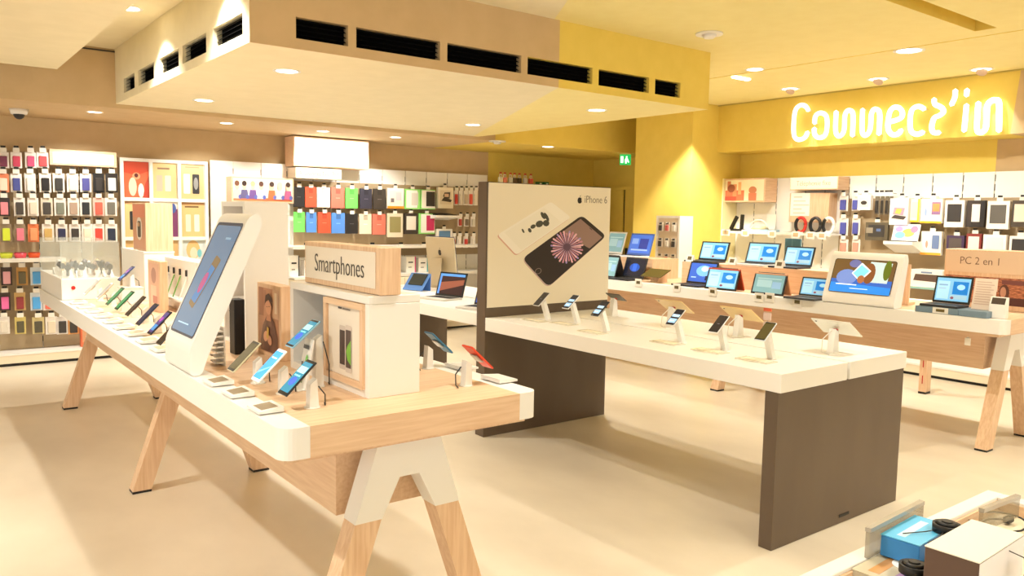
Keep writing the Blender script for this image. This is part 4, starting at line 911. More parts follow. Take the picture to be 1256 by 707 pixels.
_B = {'B': ('y', 0), 'R': ('x', -PI/2)}
PL = {'B': YPB, 'R': 9.18}
def wall_rect(wall, px0, py0, px1, py1, out=.11):
    ax = 'y' if wall == 'B' else 'x'; v = PL[wall]-out
    p = at((px0+px1)/2, (py0+py1)/2, ax, v)
    a = at(px0, (py0+py1)/2, ax, v); c = at(px1, (py0+py1)/2, ax, v)
    w = abs(a.x-c.x) if wall == 'B' else abs(a.y-c.y)
    h = abs(at((px0+px1)/2, py0, ax, v).z-at((px0+px1)/2, py1, ax, v).z)
    return p, w, h
def q3(v): return round(v*100)/100
def hook(wall, p, top, out, grp, lab, tagc=BLACK):
    t = thing('price_hook', lab, 'hook', (p.x, p.y, p.z+top), _B[wall][1], grp)
    part('rod', ('hr', q3(out)), lambda b: b.cyl((0, -.02, .01), (0, out-.002, .01), .0035, STEEL, 6), t)
    part('tag', ('ht', id(tagc)), lambda b: b.box(-.03, .03, -.026, -.021, -.022, .024, WHITE2), t)
    part('tag_head', ('hh', id(tagc)), lambda b: b.box(-.022, .022, -.027, -.021, .0245, .045, tagc), t)
def pack(wall, box_px, card, inner, lab, grp, style='case', depth=.02, out=.11, extra=None, hooked=True, hook_lab=None, hook_grp=None):
    p, w, h = wall_rect(wall, *box_px, out); w = q3(w); h = q3(h)
    t = thing('hanging_pack' if style != 'cover' else 'tablet_cover', lab, 'pack' if style != 'cover' else 'tablet cover', p, _B[wall][1], grp)
    if style == 'case':
        part('card', ('hc', card, w, h), lambda b: b.box(-w/2, w/2, -.004, .004, -h/2, h/2, mat(card, .45)), t)
        part('case', ('hi', inner, w, h), lambda b: b.box(-w*.33, w*.33, -.004-depth, -.0045, -h*.42, h*.26, mat(inner, .4), .006), t)
        part('hanger_tab', ('hg', card, w), lambda b: b.box(-w*.2, w*.2, -.003, .003, h/2+.0005, h/2+.03, mat(card, .45)), t)
    elif style == 'cover':
        part('cover', ('cv', card, w, h), lambda b: b.box(-w/2, w/2, -.012, .004, -h/2, h/2, mat(card, .5), .004), t)
        part('label_patch', ('lp', inner, w, h), lambda b: b.box(-w*.16, w*.18, -.014, -.0125, h*.2, h*.42, mat(inner, .5)), t)
        part('wordmark', ('wm', card, w, h), lambda b: b.box(-w*.16, w*.16, -.0135, -.0125, -h*.02, 0, mat(tuple(min(255, c+70) for c in card), .5)), t)
    else:
        part('carton', ('ct', card, w, h, depth), lambda b: b.box(-w/2, w/2, -depth, .0, -h/2, h/2, mat(card, .45), .002, 1), t)
        part('window', ('wd', inner, w, h, depth), lambda b: b.box(-w*.36, w*.36, -depth-.003, -depth-.0003, -h*.3, h*.36, mat(inner, .35)), t)
    if extra: part('band', None, lambda b: show(b, extra(w, h), -max(depth, .0125)-.0035, .0006, .4), t)
    if hooked: hook(wall, p, h/2+.012 if style != 'case' else h/2+.022, out, hook_grp, 'price hook above the '+lab)
    return t
# --- left phone case wall: rows of (x, card, case, colour word)
K = (24, 22, 22); Wt = (238, 230, 220); Cr = (226, 212, 190)
rows = [
 (187, 206, [(4, Wt, (120, 50, 80), 'plum'), (20, Wt, (196, 60, 90), 'pink printed'), (37.6, Wt, (190, 70, 110), 'magenta printed'), (52.5, Wt, (206, 66, 70), 'red printed')]),
 (213, 236, [(4, (226, 130, 90), Cr, 'cream on orange'), (20, Wt, (66, 74, 140), 'indigo and orange'), (37, Wt, (226, 220, 212), 'clear'), (55.5, Wt, K, 'black'), (72, Wt, (52, 50, 48), 'charcoal'), (89, Wt, (232, 222, 206), 'ivory'), (105, Wt, (80, 80, 150), 'violet blue'), (121, K, (52, 48, 46), 'glossy black'), (137, (40, 36, 34), Wt, 'white on black')]),
 (243, 265, [(5, (60, 48, 46), (230, 140, 150), 'striped pink'), (24, Wt, (70, 62, 56), 'dark brown'), (40.6, Wt, (222, 206, 186), 'beige'), (57.4, Cr, (70, 64, 58), 'graphite'), (73.7, Wt, (120, 124, 110), 'patterned'), (90, Wt, (176, 150, 130), 'rose brown'), (105, Wt, (40, 42, 46), 'dark navy'), (121, (240, 190, 176), (230, 96, 80), 'coral'), (136, Wt, (110, 106, 96), 'grey')]),
 (275, 297, [(7.5, (150, 130, 104), (214, 228, 60), 'lime'), (24.7, (150, 130, 104), (236, 130, 150), 'rose'), (41, (232, 130, 80), (236, 160, 110), 'orange'), (59, Wt, (206, 170, 100), 'gold'), (75.6, Wt, (40, 44, 80), 'navy printed'), (92, Wt, (60, 54, 50), 'espresso'), (107, Wt, (232, 220, 196), 'pale sand'), (121, Wt, (222, 70, 56), 'bright red'), (136.6, Wt, (44, 52, 70), 'slate')]),
 (328, 350, [(8, (70, 56, 50), (232, 170, 180), 'dotted pink'), (27, (200, 150, 80), (104, 96, 70), 'khaki'), (44.6, (220, 226, 230), (80, 160, 226), 'sky blue')]),
 (359, 381, [(6, (70, 56, 50), (232, 110, 170), 'hot pink'), (24.4, (206, 170, 110), (150, 60, 60), 'maroon'), (44.6, (220, 226, 230), (84, 166, 230), 'azure'), (60, Wt, (232, 110, 90), 'salmon')]),
 (389, 410, [(5, Wt, (224, 214, 196), 'eggshell'), (25, (220, 200, 120), (90, 84, 60), 'moss'), (47, (214, 196, 140), (84, 78, 60), 'dark moss'), (63, Wt, (220, 206, 180), 'sand'), (76.5, Wt, (60, 56, 52), 'soot'), (90, (236, 170, 100), (60, 56, 52), 'black on amber')])]
for r, (y0, y1, items) in enumerate(rows):
    for px, card, inner, word in items:
        pack('B', (px-7, y0, px+7, y1), card, inner, '%s phone case pack in the %s case wall row' % (word, ORD[r]), 'phone case packs on the left wall', hook_lab='peg hook with small price tag on the case wall', hook_grp='peg hooks on the case wall')
# shelf with small speakers
p0 = at(0, 317, 'y', YPB-.2); t = thing('wall_shelf', 'white shelf with three bright mini speakers on the case wall', 'shelf', (0, YPB-.003, p0.z-.02), 0)
part('board', None, lambda b: b.box(xa+.2, at(75, 312, 'y', YPB).x, -.3, 0, 0, .02, WHITE), t)
part('price_rail', None, lambda b: b.box(xa+.2, at(75, 312, 'y', YPB).x, -.306, -.3005, -.02, .02, WHITE2), t)
for px, c_, w_ in ((8, (206, 214, 50), 'lime'), (25, (232, 84, 100), 'coral pink'), (42, (226, 90, 40), 'orange')):
    q = at(px, 315, 'y', YPB-.2); t = thing('mini_speaker', '%s mini speaker on the white wall shelf' % w_, 'speaker', (q.x, YPB-.2, p0.z+.001), 0)
    part('body', ('ms', c_), lambda b: b.cyl((0, 0, 0), (0, 0, .05), .048, mat(c_, .4), 18, .06), t)
    part('grille', ('mg', c_), lambda b: b.cyl((0, 0, .0505), (0, 0, .058), .052, mat(tuple(int(c*.7) for c in c_), .6), 18), t)
# lit header sign over the case wall
pa, w, h = wall_rect('B', 62, 189, 144, 208, .14)
t = thing('header_sign', 'beech framed header sign with faint lettering over the case wall', 'sign', (pa.x, YPB-.003, pa.z+.035), 0)
part('frame', None, lambda b: b.box(-w/2, w/2, -.14, 0, -h/2, h/2, WOODX, .003, 1), t)
part('face', None, lambda b: b.box(-w/2+.03, w/2-.03, -.146, -.1405, -h/2+.02, h/2-.03, mat((250, 244, 232), .4)), t)
part('faint_lettering', None, lambda b: show(b, [(rect(-w*.4+k*w*.062, -.03, -w*.4+k*w*.062+w*.045, .01+.015*(k % 3 == 0)), (222, 208, 186)) for k in range(13)], -.1465, .0003), t)
# tall orange box on the base
q = at(105, 420, 'y', 9.75); t = thing('tall_carton', 'tall coral carton standing under the case wall by the posters', 'box', (q.x, 9.75, .1355), 0)
part('carton', None, lambda b: b.box(-.05, .05, -.04, .04, 0, .3, mat((222, 110, 70), .5), .002, 1), t)
part('label', None, lambda b: b.box(-.035, .035, -.0412, -.0403, .05, .25, mat((206, 150, 110), .5)), t)

# --- three by three poster grid
g0 = at(147, 193, 'y', YPB-.06); g1 = at(257, 338, 'y', YPB-.06)
t = thing('poster_grid', 'white grid of nine framed product pictures on the back wall', 'picture grid', (g0.x, YPB-.06, 0), 0)
GW = g1.x-g0.x; Z1_, Z0_ = g0.z, g1.z-.02; m_ = .035
part('back_board', None, lambda b: b.box(0, GW, .03, .055, Z0_, Z1_, WHITE), t)
cw, ch = (GW-4*m_)/3, (Z1_-Z0_-4*m_)/3
for k in range(4): part('frame_bar', None, lambda b: b.box(k*(cw+m_), k*(cw+m_)+m_, 0, .0295, Z0_, Z1_, WHITE), t)
for k in range(4):
    for i in range(3): part('frame_bar', None, lambda b: b.box(i*(cw+m_)+m_, (i+1)*(cw+m_), 0, .0295, Z0_+k*(ch+m_), Z0_+k*(ch+m_)+m_, WHITE), t)
pics = {(0, 0): [(rect(0, 0, 1, 1), (216, 96, 60)), ([(0, .7), (.5, .62), (1, .75), (1, 1), (0, 1)], (196, 72, 44)), (ell(.5, .6, .16, .1), (236, 150, 110)), (ell(.35, .3, .16, .26), (246, 200, 170)), (ell(.68, .2, .12, .2), (246, 220, 200)), (ell(.5, .62, .08, .06), (90, 40, 34)), ([(.75, 0), (1, 0), (1, .6), (.85, .4)], (170, 60, 40))],
        (0, 1): [(rect(0, 0, 1, 1), (222, 188, 132)), (rect(.2, .82, .7, .87), (140, 110, 80)), (rrect(.15, .2, .4, .65, .03), (236, 170, 150)), (rrect(.5, .2, .75, .65, .03), (206, 200, 192))],
        (0, 2): [(rect(0, 0, 1, 1), (224, 190, 136)), (rect(.2, .9, .8, .94), (180, 150, 110)), (rrect(.12, .15, .4, .72, .03), (240, 236, 228)), (rrect(.5, .15, .8, .72, .03), (50, 50, 54)), (ell(.65, .45, .1, .18), (150, 150, 150))],
        (1, 0): [(rect(0, 0, 1, 1), (222, 186, 128)), (rrect(.2, .2, .42, .72, .03), (44, 42, 42)), (rect(.0, .92, 1, 1), (186, 140, 92))],
        (1, 1): [(rect(0, 0, 1, 1), (220, 170, 150)), (rect(0, .75, 1, 1), (240, 230, 214)), (ell(.3, .6, .18, .2), (176, 60, 56)), (ell(.55, .6, .16, .2), (150, 70, 60)), (rect(.75, 0, 1, .8), (120, 60, 100)), (ell(.3, .5, .1, .12), (240, 190, 160)), (ell(.55, .5, .1, .12), (240, 200, 170)), (ell(.82, .82, .12, .14), (70, 90, 150))],
        (1, 2): [(rect(0, 0, 1, 1), (222, 186, 128)), (rect(.15, .85, .75, .9), (120, 92, 60)), (rrect(.18, .15, .4, .65, .03), (236, 220, 190)), (rrect(.55, .15, .77, .65, .03), (232, 224, 206)), (rect(.0, .93, 1, 1), (186, 140, 92))],
        (2, 0): [(rect(0, 0, 1, 1), (216, 178, 120)), (rrect(.2, .2, .42, .8, .03), (206, 176, 130))],
        (2, 1): [(rect(0, 0, 1, 1), (214, 176, 120)), (rrect(.55, .2, .8, .8, .03), (196, 150, 100))],
        (2, 2): [(rect(0, 0, 1, 1), (206, 214, 210)), (ell(.48, .72, .3, .28), (222, 180, 120)), (ell(.5, .62, .16, .18), (240, 206, 180)), (rect(.3, 0, .75, .42), (236, 196, 166)), (ell(.75, .62, .1, .12), (120, 190, 196)), (rect(0, 0, .3, .3), (190, 196, 190)), (ell(.6, .2, .16, .2), (214, 168, 120))]}
for (r, k), sh in pics.items():
    x_ = m_+k*(cw+m_); z_ = Z1_-m_-ch-r*(ch+m_)
    def one(b): show(b, [([(x_+.004+u*(cw-.008), z_+.004+v*(ch-.008)) for u, v in pts], c) for pts, c in sh], .0295, .0007)
    part('picture', None, one, t)
# --- picture box with people
def light_picture(lab, wall, px, shapes, dep, wood=True, name='picture_box'):
    p, w, h = wall_rect(wall, *px, dep+.002)
    loc = (p.x, PL[wall]-.003, p.z) if wall == 'B' else (PL[wall]-.003, p.y, p.z)
    t = thing(name, lab, 'picture box', loc, _B[wall][1])
    part('box', None, lambda b: b.box(-w/2, w/2, -dep, 0, -h/2, h/2, WOODX if wall == 'B' else WOODH, .002, 1), t)
    part('picture', None, lambda b: show(b, [([(-w/2+.02+u*(w-.04), -h/2+.02+v*(h-.04)) for u, v in pts], c) for pts, c in shapes], -dep-.0005, .0006), t)
    return t, w, h
ppl = [(rect(0, 0, 1, 1), (240, 230, 214)), (rect(0, 0, 1, .14), (226, 120, 80))]
for u, hc, sc in ((.06, (120, 80, 60), (206, 190, 180)), (.18, (60, 44, 40), (96, 90, 130)), (.32, (214, 170, 130), (110, 80, 140)), (.46, (90, 60, 50), (230, 226, 220)), (.64, (70, 50, 44), (226, 110, 70)), (.78, (226, 200, 170), (230, 220, 210)), (.92, (70, 52, 46), (180, 90, 130))):
    ppl += [([(u-.07, .1), (u+.07, .1), (u+.05, .5), (u-.05, .5)], sc), (ell(u, .66, .038, .17), (236, 196, 166)), (ell(u, .78, .04, .12), hc), (ell(u+.05, .18, .03, .1), (90, 100, 170))]
light_picture('beech picture box of seven people around a table on white panels', 'B', (285, 218, 361, 249), ppl, .2)
# lightbox sign
p, w, h = wall_rect('B', 364, 172, 453, 204, .3)
t = thing('light_box', 'blank glowing light box in a beech frame above the tablet covers', 'light box', (p.x, YPB-.003, p.z), 0)
part('housing', None, lambda b: b.box(-w/2-.02, w/2+.02, -.28, 0, -h/2-.02, h/2+.02, WOODX, .003, 1), t)
part('lit_face', None, lambda b: b.box(-w/2, w/2, -.292, -.2805, -h/2, h/2, mat((255, 250, 240), .4, 0, 2.2)), t)
p, w, h = wall_rect('B', 364, 206, 420, 219, .28)
t = thing('header_sign', 'cream strip sign with grey lettering below the light box', 'sign', (p.x, YPB-.003, p.z-.005), 0)
part('panel', None, lambda b: b.box(-w/2, w/2, -.26, 0, -h/2, h/2, mat((240, 228, 204), .4), .002, 1), t)
text('Accessoires Tab / Pad', h*.62, mat((96, 78, 58), .5), t, (0, -.2615, -.004), .72)
# --- tablet covers, two rows
BK = (34, 32, 34); RD = (222, 84, 54); BL = (84, 140, 220); GR = (112, 214, 96); NV = (52, 50, 66); CO = (232, 116, 96); BE = (230, 214, 186)
rowA = [(359.5, 373, BK, 'black'), (374, 387.5, RD, 'red'), (388.5, 404.5, (242, 238, 226), 'white'), (406, 422, CO, 'coral'), (423.5, 438.5, GR, 'green'), (441, 456, NV, 'navy'), (457.5, 472.5, (62, 54, 48), 'brown')]
rowB = [(360, 373.5, GR, 'green'), (375, 388, BL, 'blue'), (389.5, 405.5, RD, 'red'), (406.5, 422.5, BL, 'azure'), (423.5, 438.5, BK, 'black'), (440.5, 455, BE, 'beige'), (456.5, 472.5, CO, 'coral')]
for r, (row_, y0, y1) in enumerate(((rowA, 229, 254), (rowB, 260, 285))):
    for a, c, col_, word in row_:
        yy = (a-360)*.03
        pack('B', (a, y0+yy, c, y1+yy), col_, tuple(int(v*.8) for v in col_), '%s tablet cover in the %s cover row under the light box' % (word, ('upper', 'lower')[r]), 'tablet covers under the light box', 'cover', hook_lab='peg hook with price tag among the tablet covers', hook_grp='peg hooks over the tablet covers')
hk = dict(hook_lab='peg hook with price tag among the boxed tablet cases', hook_grp='peg hooks over the boxed tablet cases')
gB = 'boxed tablet cases'
pack('B', (474, 231, 494, 256), Wt, (236, 226, 210), 'white tablet case pack with orange base beside the covers', gB, 'box', .03, extra=lambda w, h: [(rect(-w/2, -h/2, w/2, -h*.38), (236, 150, 40)), (rect(0, -h*.1, w*.34, h*.3), (220, 200, 200)), (rect(-w*.3, -h*.2, -w*.1, .0), (120, 110, 110))], **hk)
pack('B', (496, 232, 514, 257), (150, 226, 120), (210, 206, 196), 'bright green edged tablet case pack', gB, 'box', .03, extra=lambda w, h: [(rect(-w*.44, -h*.44, w*.3, h*.44), (244, 240, 228)), (rect(-w*.1, -h*.3, w*.3, h*.3), (214, 208, 196))], **hk)
pack('B', (515, 233, 533, 257), (150, 226, 120), (40, 36, 34), 'green edged pack showing a black tablet case', gB, 'box', .03, extra=lambda w, h: [(rect(-w*.46, -h*.44, w*.48, h*.46), (244, 240, 228)), (rect(-w*.15, -h*.34, w*.46, h*.4), (40, 36, 34))], **hk)
pack('B', (535, 230, 554, 256), (236, 224, 200), (220, 206, 180), 'cream carton picturing a keyboard case', gB, 'box', .05, extra=lambda w, h: [([(-w*.3, -h*.14), (w*.3, -h*.2), (w*.4, -h*.1), (-w*.1, .02)], (60, 50, 46)), ([(-w*.2, .02), (w*.24, -.01), (w*.28, h*.28), (-w*.1, h*.26)], (70, 58, 54)), (rect(-w*.1, h*.05, w*.18, h*.2), (216, 180, 150))], **hk)
pack('B', (474, 262, 493, 291), (226, 214, 186), (150, 140, 90), 'pale framed pack with an olive floral tablet case', gB, 'box', .03, **hk)
pack('B', (495, 262, 511, 287), (56, 48, 42), (236, 226, 214), 'black and white slim tablet case pack', gB, 'box', .03, **hk)
pack('B', (513, 262, 532, 287), (150, 226, 120), (196, 40, 90), 'green edged pack with a magenta tablet case', gB, 'box', .03, extra=lambda w, h: [(rect(-w*.4, -h*.44, w*.48, h*.46), (244, 240, 228)), (rect(-w*.05, -h*.34, w*.46, h*.4), (196, 40, 90))], **hk)
pack('B', (534, 281, 553, 297), (236, 230, 220), (90, 130, 170), 'white carton picturing a small tablet stand', gB, 'box', .04, **hk)
# keyboard case on a white bracket
q = at(543, 266, 'y', YPB-.16); t = thing('keyboard_case', 'open black keyboard case on a white wall bracket', 'keyboard case', (q.x, YPB-.003, q.z-.01), 0)
part('bracket', None, lambda b: b.prism([(0, 0), (0, -.04), (-.3, 0), (-.3, .03), (0, .03)], 'x', -.2, .2, WHITE), t)
part('keyboard', None, lambda b: b.prism([(-.29, .031), (-.02, .031), (-.02, .06), (-.29, .04)], 'x', -.16, .16, BLACK), t)
# slim packs at the end of the wall
cols = [(206, 60, 50), (230, 220, 206), (200, 180, 150), (226, 90, 70), (236, 226, 210), (180, 60, 50), (130, 110, 90), (210, 200, 180), (226, 120, 90), (240, 230, 215)]
wd = ['red', 'white', 'tan', 'coral', 'cream', 'crimson', 'brown', 'bone', 'peach', 'ivory']
i = 0
for r, (y0, y1, xs) in enumerate(((234, 252, (559, 565, 571, 577, 583)), (266, 278, (564, 572, 580)), (290, 304, (556, 563, 571, 580)))):
    for j, px in enumerate(xs):
        c_ = cols[i % 10]
        pack('B', (px-2.6, y0, px+2.6, y1), Wt, c_, '%s slim cable pack, %s in the %s row beside keyboard case' % (wd[i % 10], ORD[j], ORD[r]), 'slim cable packs', 'case', .02, hook_lab='peg hook with red tag among the slim packs', hook_grp='peg hooks over the slim packs'); i += 1
# shelf boards and white goods between the cabinet and the sign
q = at(380, 302, 'y', YPB-.25); zsh = q.z
t = thing('wall_shelf', 'long white shelf below the tablet covers on the back wall', 'shelf', (0, YPB-.003, zsh), 0)
xl, xr = at(345, 300, 'y', YPB).x, 7.1
part('board', None, lambda b: b.box(xl, xr, -.38, 0, -.02, 0, WHITE), t)
part('price_rail', None, lambda b: b.box(xl, xr, -.386, -.3805, -.035, .0, WHITE2), t)
for i, px in enumerate((376, 397, 425, 457, 492, 520)):
    q = at(px, 299+.02*(px-376), 'y', YPB-.4); tt = thing('price_tag', 'small white shelf tag with black head, %s along the long shelf' % ORD[i], 'price tag', (q.x, YPB-.392, zsh), 0, 'tags on the long shelf')
    part('card', 'stc', lambda b: b.box(-.04, .04, -.004, 0, -.035, .02, WHITE2), tt)
    part('head', 'sth', lambda b: b.box(-.03, .03, -.005, 0, .0205, .045, BLACK), tt)
zs2 = zsh-.38
t = thing('wall_shelf', 'lower white shelf with white cartons on the back wall', 'shelf', (0, YPB-.003, zs2), 0)
part('board', None, lambda b: b.box(xl, xr, -.42, 0, -.02, 0, WHITE), t)
part('price_rail', None, lambda b: b.box(xl, xr, -.426, -.4205, -.035, .0, WHITE2), t)
for i, (px, w_, h_, d_, c_, word) in enumerate(((360, .13, .26, .12, (244, 240, 232), 'with a black barcode strip'), (377, .11, .2, .12, (240, 232, 222), 'with an orange flap'), (503, .15, .22, .15, (236, 232, 222), 'beside the pink tablet'), (518, .15, .2, .15, (238, 234, 226), 'with a teal edge'), (533, .15, .16, .2, (230, 222, 206), 'by the silver monitor'))):
    q = at(px, 315, 'y', YPB-.25); tt = thing('white_carton', 'white carton %s on the lower wall shelf' % word, 'box', (q.x, YPB-.28, zs2+.001), 0)
    part('carton', None, lambda b: b.box(-w_/2, w_/2, 0, d_, 0, h_, mat(c_, .4), .002, 1), tt)
    part('print', None, lambda b: show(b, [(rect(-w_*.3, h_*.6, w_*.2, h_*.68), (50, 46, 44)), (rect(-w_*.3, h_*.3, w_*.05, h_*.36), (150, 140, 130)), (rect(w_*.38, 0, w_*.49, h_), [(60, 60, 60), (226, 120, 60), (220, 70, 130), (70, 170, 180), (150, 140, 120)][i])], -.0004, .0005), tt)
# pale base cabinets
for k in range(4):
    a = xl+.05+k*.6
    t = thing('base_cabinet', 'cream base cabinet under the back shelves, %s from the poster grid' % ORD[k], 'cabinet', (a, 9.44, .136), 0, 'cream base cabinets')
    part('body', 'bcb', lambda b: b.box(.003, .597, .02, .42, 0, .66, CREAM), t)
    for j in (0, 1):
        d_ = part('door', ('bcd', j), lambda b: b.box(.006+j*.297, .297+j*.297, 0, .0195, .004, .655, mat((238, 224, 194), .5), .002, 1), t)
        part('knob', ('bck', j), lambda b: b.cyl((.27+j*.06, -.02, .52), (.27+j*.06, -.0005, .52), .01, STEEL, 10), d_)
# rack of packs behind the phone poster
q0 = at(612, 224, 'y', 9.45); q1 = at(680, 227, 'y', 9.45)
t = thing('end_rack', 'grey topped product rack behind the phone poster', 'rack', (max(q0.x-.1, 7.13), 9.3, 0), 0); rl = q1.x-q0.x+.5
part('body', None, lambda b: b.box(0, rl, 0, .5, 0, q0.z-.04, CREAM), t)
part('top', None, lambda b: b.box(-.01, rl+.01, -.01, .51, q0.z-.0395, q0.z-.012, mat((150, 136, 116), .5)), t)
for i, (px, c_, word) in enumerate(((614, (236, 226, 190), 'pale yellow'), (619, (226, 130, 100), 'salmon'), (626, (232, 224, 200), 'cream'), (631, (90, 70, 50), 'brown'), (637, (80, 64, 48), 'dark brown'), (644, (236, 226, 206), 'ivory'), (651, (226, 100, 76), 'red'))):
    q = at(px, 222, 'y', 9.45); tt = thing('small_pack', '%s small pack with ring tag on the rack behind the poster' % word, 'pack', (q.x, 9.45, q0.z-.011), 0, 'small packs on the rack')
    part('packet', ('sp', c_), lambda b: b.box(-.032, .032, -.02, .02, 0, .09, mat(c_, .5), .003), tt)
    part('ring', 'spr', lambda b: b.tube([(.022*math.cos(a), 0, .112+.022*math.sin(a)) for a in [2*PI*k/10 for k in range(11)]], .005, WHITE2, 5), tt)
    part('red_tag', 'sprt', lambda b: b.box(-.02, .02, -.004, .004, .14, .165, mat((206, 90, 50), .5)), tt)
for i, px in enumerate((661, 669)):
    q = at(px, 223, 'y', 9.45); tt = thing('green_pack', 'flat dark green pack, %s from the red pack on the rack' % ORD[i], 'pack', (q.x, 9.45, q0.z-.011), 0, 'green packs on the rack')
    part('packet', 'gp', lambda b: b.box(-.05, .05, -.03, .03, 0, .05, mat((24, 96, 40), .5), .003), tt)
    part('mark', 'gpm', lambda b: b.box(-.01, .03, -.0312, -.0303, .01, .03, mat((220, 230, 210), .5)), tt)

# ================================================================== product wall on the right
XPR = 9.18
yr0, yr1 = -1.0, YP-.02
deck('gondola_base', 'cream plinth shelf under the accessory wall by the laptops', yr0, yr1, 8.67, 9.17, 'x')
t = thing('wall_gondola', 'white pegged wall panels behind the laptop table', 'shelving')
ys_ = sorted([at(px, 230, 'x', XPR).y for px in (902, 926, 953, 988, 1012, 1041.7, 1074.6, 1108, 1143.8, 1181, 1220)])
ys_ = [y for y in ys_ if y < yr1]
e = ys_[0]; ext = [e-.42*k for k in range(1, 9)]
ys_ = sorted(ext)+ys_+[yr1]
for a, c in zip(ys_[:-1], ys_[1:]):
    part('back_panel', None, lambda b: b.box(XPR, XPR+.03, a+.006, c-.006, .136, 2.2, WHITE), t)
for a in ys_[1:-1]:
    part('upright', None, lambda b: [b.box(XPR+.012, XPR+.03, a-.006, a+.006, .136, 2.2, WHITE2)]+[b.box(XPR+.006, XPR+.0118, a-.005, a+.005, .2+j*.1, .27+j*.1, DGREY) for j in range(20)], t)
part('lower_panel', None, lambda b: b.box(XPR-.012, XPR-.002, at(1256, 280, 'x', XPR).y-.2, at(1030, 280, 'x', XPR).y, .4, at(1150, 243, 'x', XPR).z, SLAT), t)
b = MB(); b.box(XPR-.3, XPR+.03, yr1+.001, yr1+.019, .136, 2.2, mat((238, 226, 170), .5)); struct(b.build('trim_4'))
city = [(rect(0, 0, 1, 1), (244, 232, 204)), (rect(0, 0, .5, .5), (222, 120, 90)), (rect(.05, .3, .14, .95), (206, 130, 96)), (rect(.2, .2, .3, .8), (226, 150, 110)), (rect(.34, .3, .42, .9), (236, 176, 130)), (ell(.16, .6, .1, .2), (150, 80, 64)), (ell(.72, .5, .1, .18), (206, 130, 100)), (rect(.62, 0, .82, .36), (226, 130, 100)), (rect(.0, .0, .3, .2), (190, 80, 66))]
light_picture('beech picture box of a sunny city on the accessory wall', 'R', (888, 219, 938, 248), city, .26)
p, w, h = wall_rect('R', 968, 217, 1027, 233, .26)
t = thing('header_sign', 'cream sign reading T\u00e9l\u00e9phonie fixe on a beech box', 'sign', (XPR-.003, p.y, p.z), -PI/2)
part('box', None, lambda b: b.box(-w/2, w/2, -.25, 0, -h/2, h/2, WOODH, .002, 1), t)
fa = part('face', None, lambda b: b.box(-w/2+.012, w/2-.012, -.256, -.2505, -h/2+.012, h/2-.008, mat((242, 230, 206), .4)), t)
text('T\u00e9l\u00e9phonie fixe', h*.55, mat((170, 146, 116), .5), fa, (0, -.2575, 0), .85)
p, w, h = wall_rect('R', 969, 235, 994, 263, .2)
t = thing('info_board', 'white info board on a beech box below the header sign', 'board', (XPR-.003, p.y-.14, p.z-.02), -PI/2)
part('box', None, lambda b: b.box(-w/2-.16, w/2+.1, -.18, 0, -h/2-.08, h/2, WOODV, .002, 1), t)
part('sheet', None, lambda b: b.box(-w/2-.14, w/2-.16, -.184, -.1805, -h/2, h/2, mat((250, 244, 232), .4)), t)
part('faint_lettering', None, lambda b: show(b, [(rect(-w/2-.1, h*.3-k*.05, -w/2+.02+.05*(k % 3), h*.3-k*.05+.016), (222, 206, 186)) for k in range(5)], -.1845, .0003), t)
# shelf with cordless phones and wristbands
zq = at(950, 285, 'x', XPR-.3).z; ya_, yb_ = at(1028, 285, 'x', XPR-.2).y, yr1-.05
t = thing('wall_shelf', 'white shelf with cordless phones and wristbands on the accessory wall', 'shelf', (XPR-.003, 0, zq), 0)
part('board', None, lambda b: b.box(-.36, 0, ya_, yb_, -.02, 0, WHITE), t)
part('price_rail', None, lambda b: b.box(-.366, -.3605, ya_, yb_, -.03, .0, WHITE2), t)
for i, px in enumerate((878, 891, 914, 947, 976, 994, 1008)):
    q = at(px, 287, 'x', XPR-.375); tt = thing('price_tag', 'framed beige shelf tag, %s from the pillar on the accessory shelf' % ORD[i], 'price tag', (XPR-.372, min(q.y, yb_-.06), zq-.02), -PI/2, 'tags on the accessory shelf')
    part('frame', 'rtf', lambda b: b.box(-.055, .055, -.006, 0, -.045, .04, WHITE), tt)
    part('label', 'rtl', lambda b: b.box(-.035, .035, -.0075, -.0063, -.026, .022, mat((206, 176, 136), .5)), tt)
for kk, (px, a_, word) in enumerate(((885, .5, 'tilted in its cradle'), (899, .05, 'standing upright beside the tilted one'))):
    tt = thing('cordless_phone', 'black cordless phone %s' % word, 'phone', (XPR-.26, yb_-.1-.17*kk, zq+.001), -PI/2)
    part('cradle', None, lambda b: b.prism([(-.06, 0), (.06, 0), (.05, .03), (-.05, .02)], 'x', -.07, .07, BLACK), tt)
    part('handset', None, lambda b: (setattr(b, 'M', rot(0, a_, 0, (-.03, 0, .02))), b.box(-.026, .026, -.014, .014, 0, .2, BLACK, .008)), tt)
q = at(932, 280, 'x', XPR-.2); t = thing('conference_phone', 'pale round phone base on the accessory shelf', 'phone', (XPR-.2, q.y, zq+.031), -PI/2)
part('dish', None, lambda b: b.cyl((0, 0, 0), (0, 0, .05), .12, mat((226, 206, 160), .4), 20, .08), t)
part('handle', None, lambda b: b.tube([(.13*math.cos(a), -.03, .02+.1*math.sin(a)) for a in [PI*k/10 for k in range(11)]], .012, mat((236, 226, 200), .4), 6), t)
t = thing('blue_tray', 'pale blue tray under the round phone base', 'tray', (XPR-.2, q.y-.02, zq+.001), -PI/2)
part('tray', None, lambda b: b.box(-.16, .2, -.14, .12, 0, .028, mat((160, 190, 206), .5), .003), t)
part('tag', None, lambda b: b.box(-.06, .06, -.143, -.1405, .0, .026, WHITE2), t)
q = at(942, 275, 'x', XPR-.12); t = thing('brochure', 'white folded brochure standing on the accessory shelf', 'brochure', (XPR-.04, q.y, zq+.03), -PI/2)
part('sheet', None, lambda b: b.prism([(-.03, 0), (-.024, 0), (.0, .2), (-.004, .2)], 'x', -.07, .07, WHITE), t)
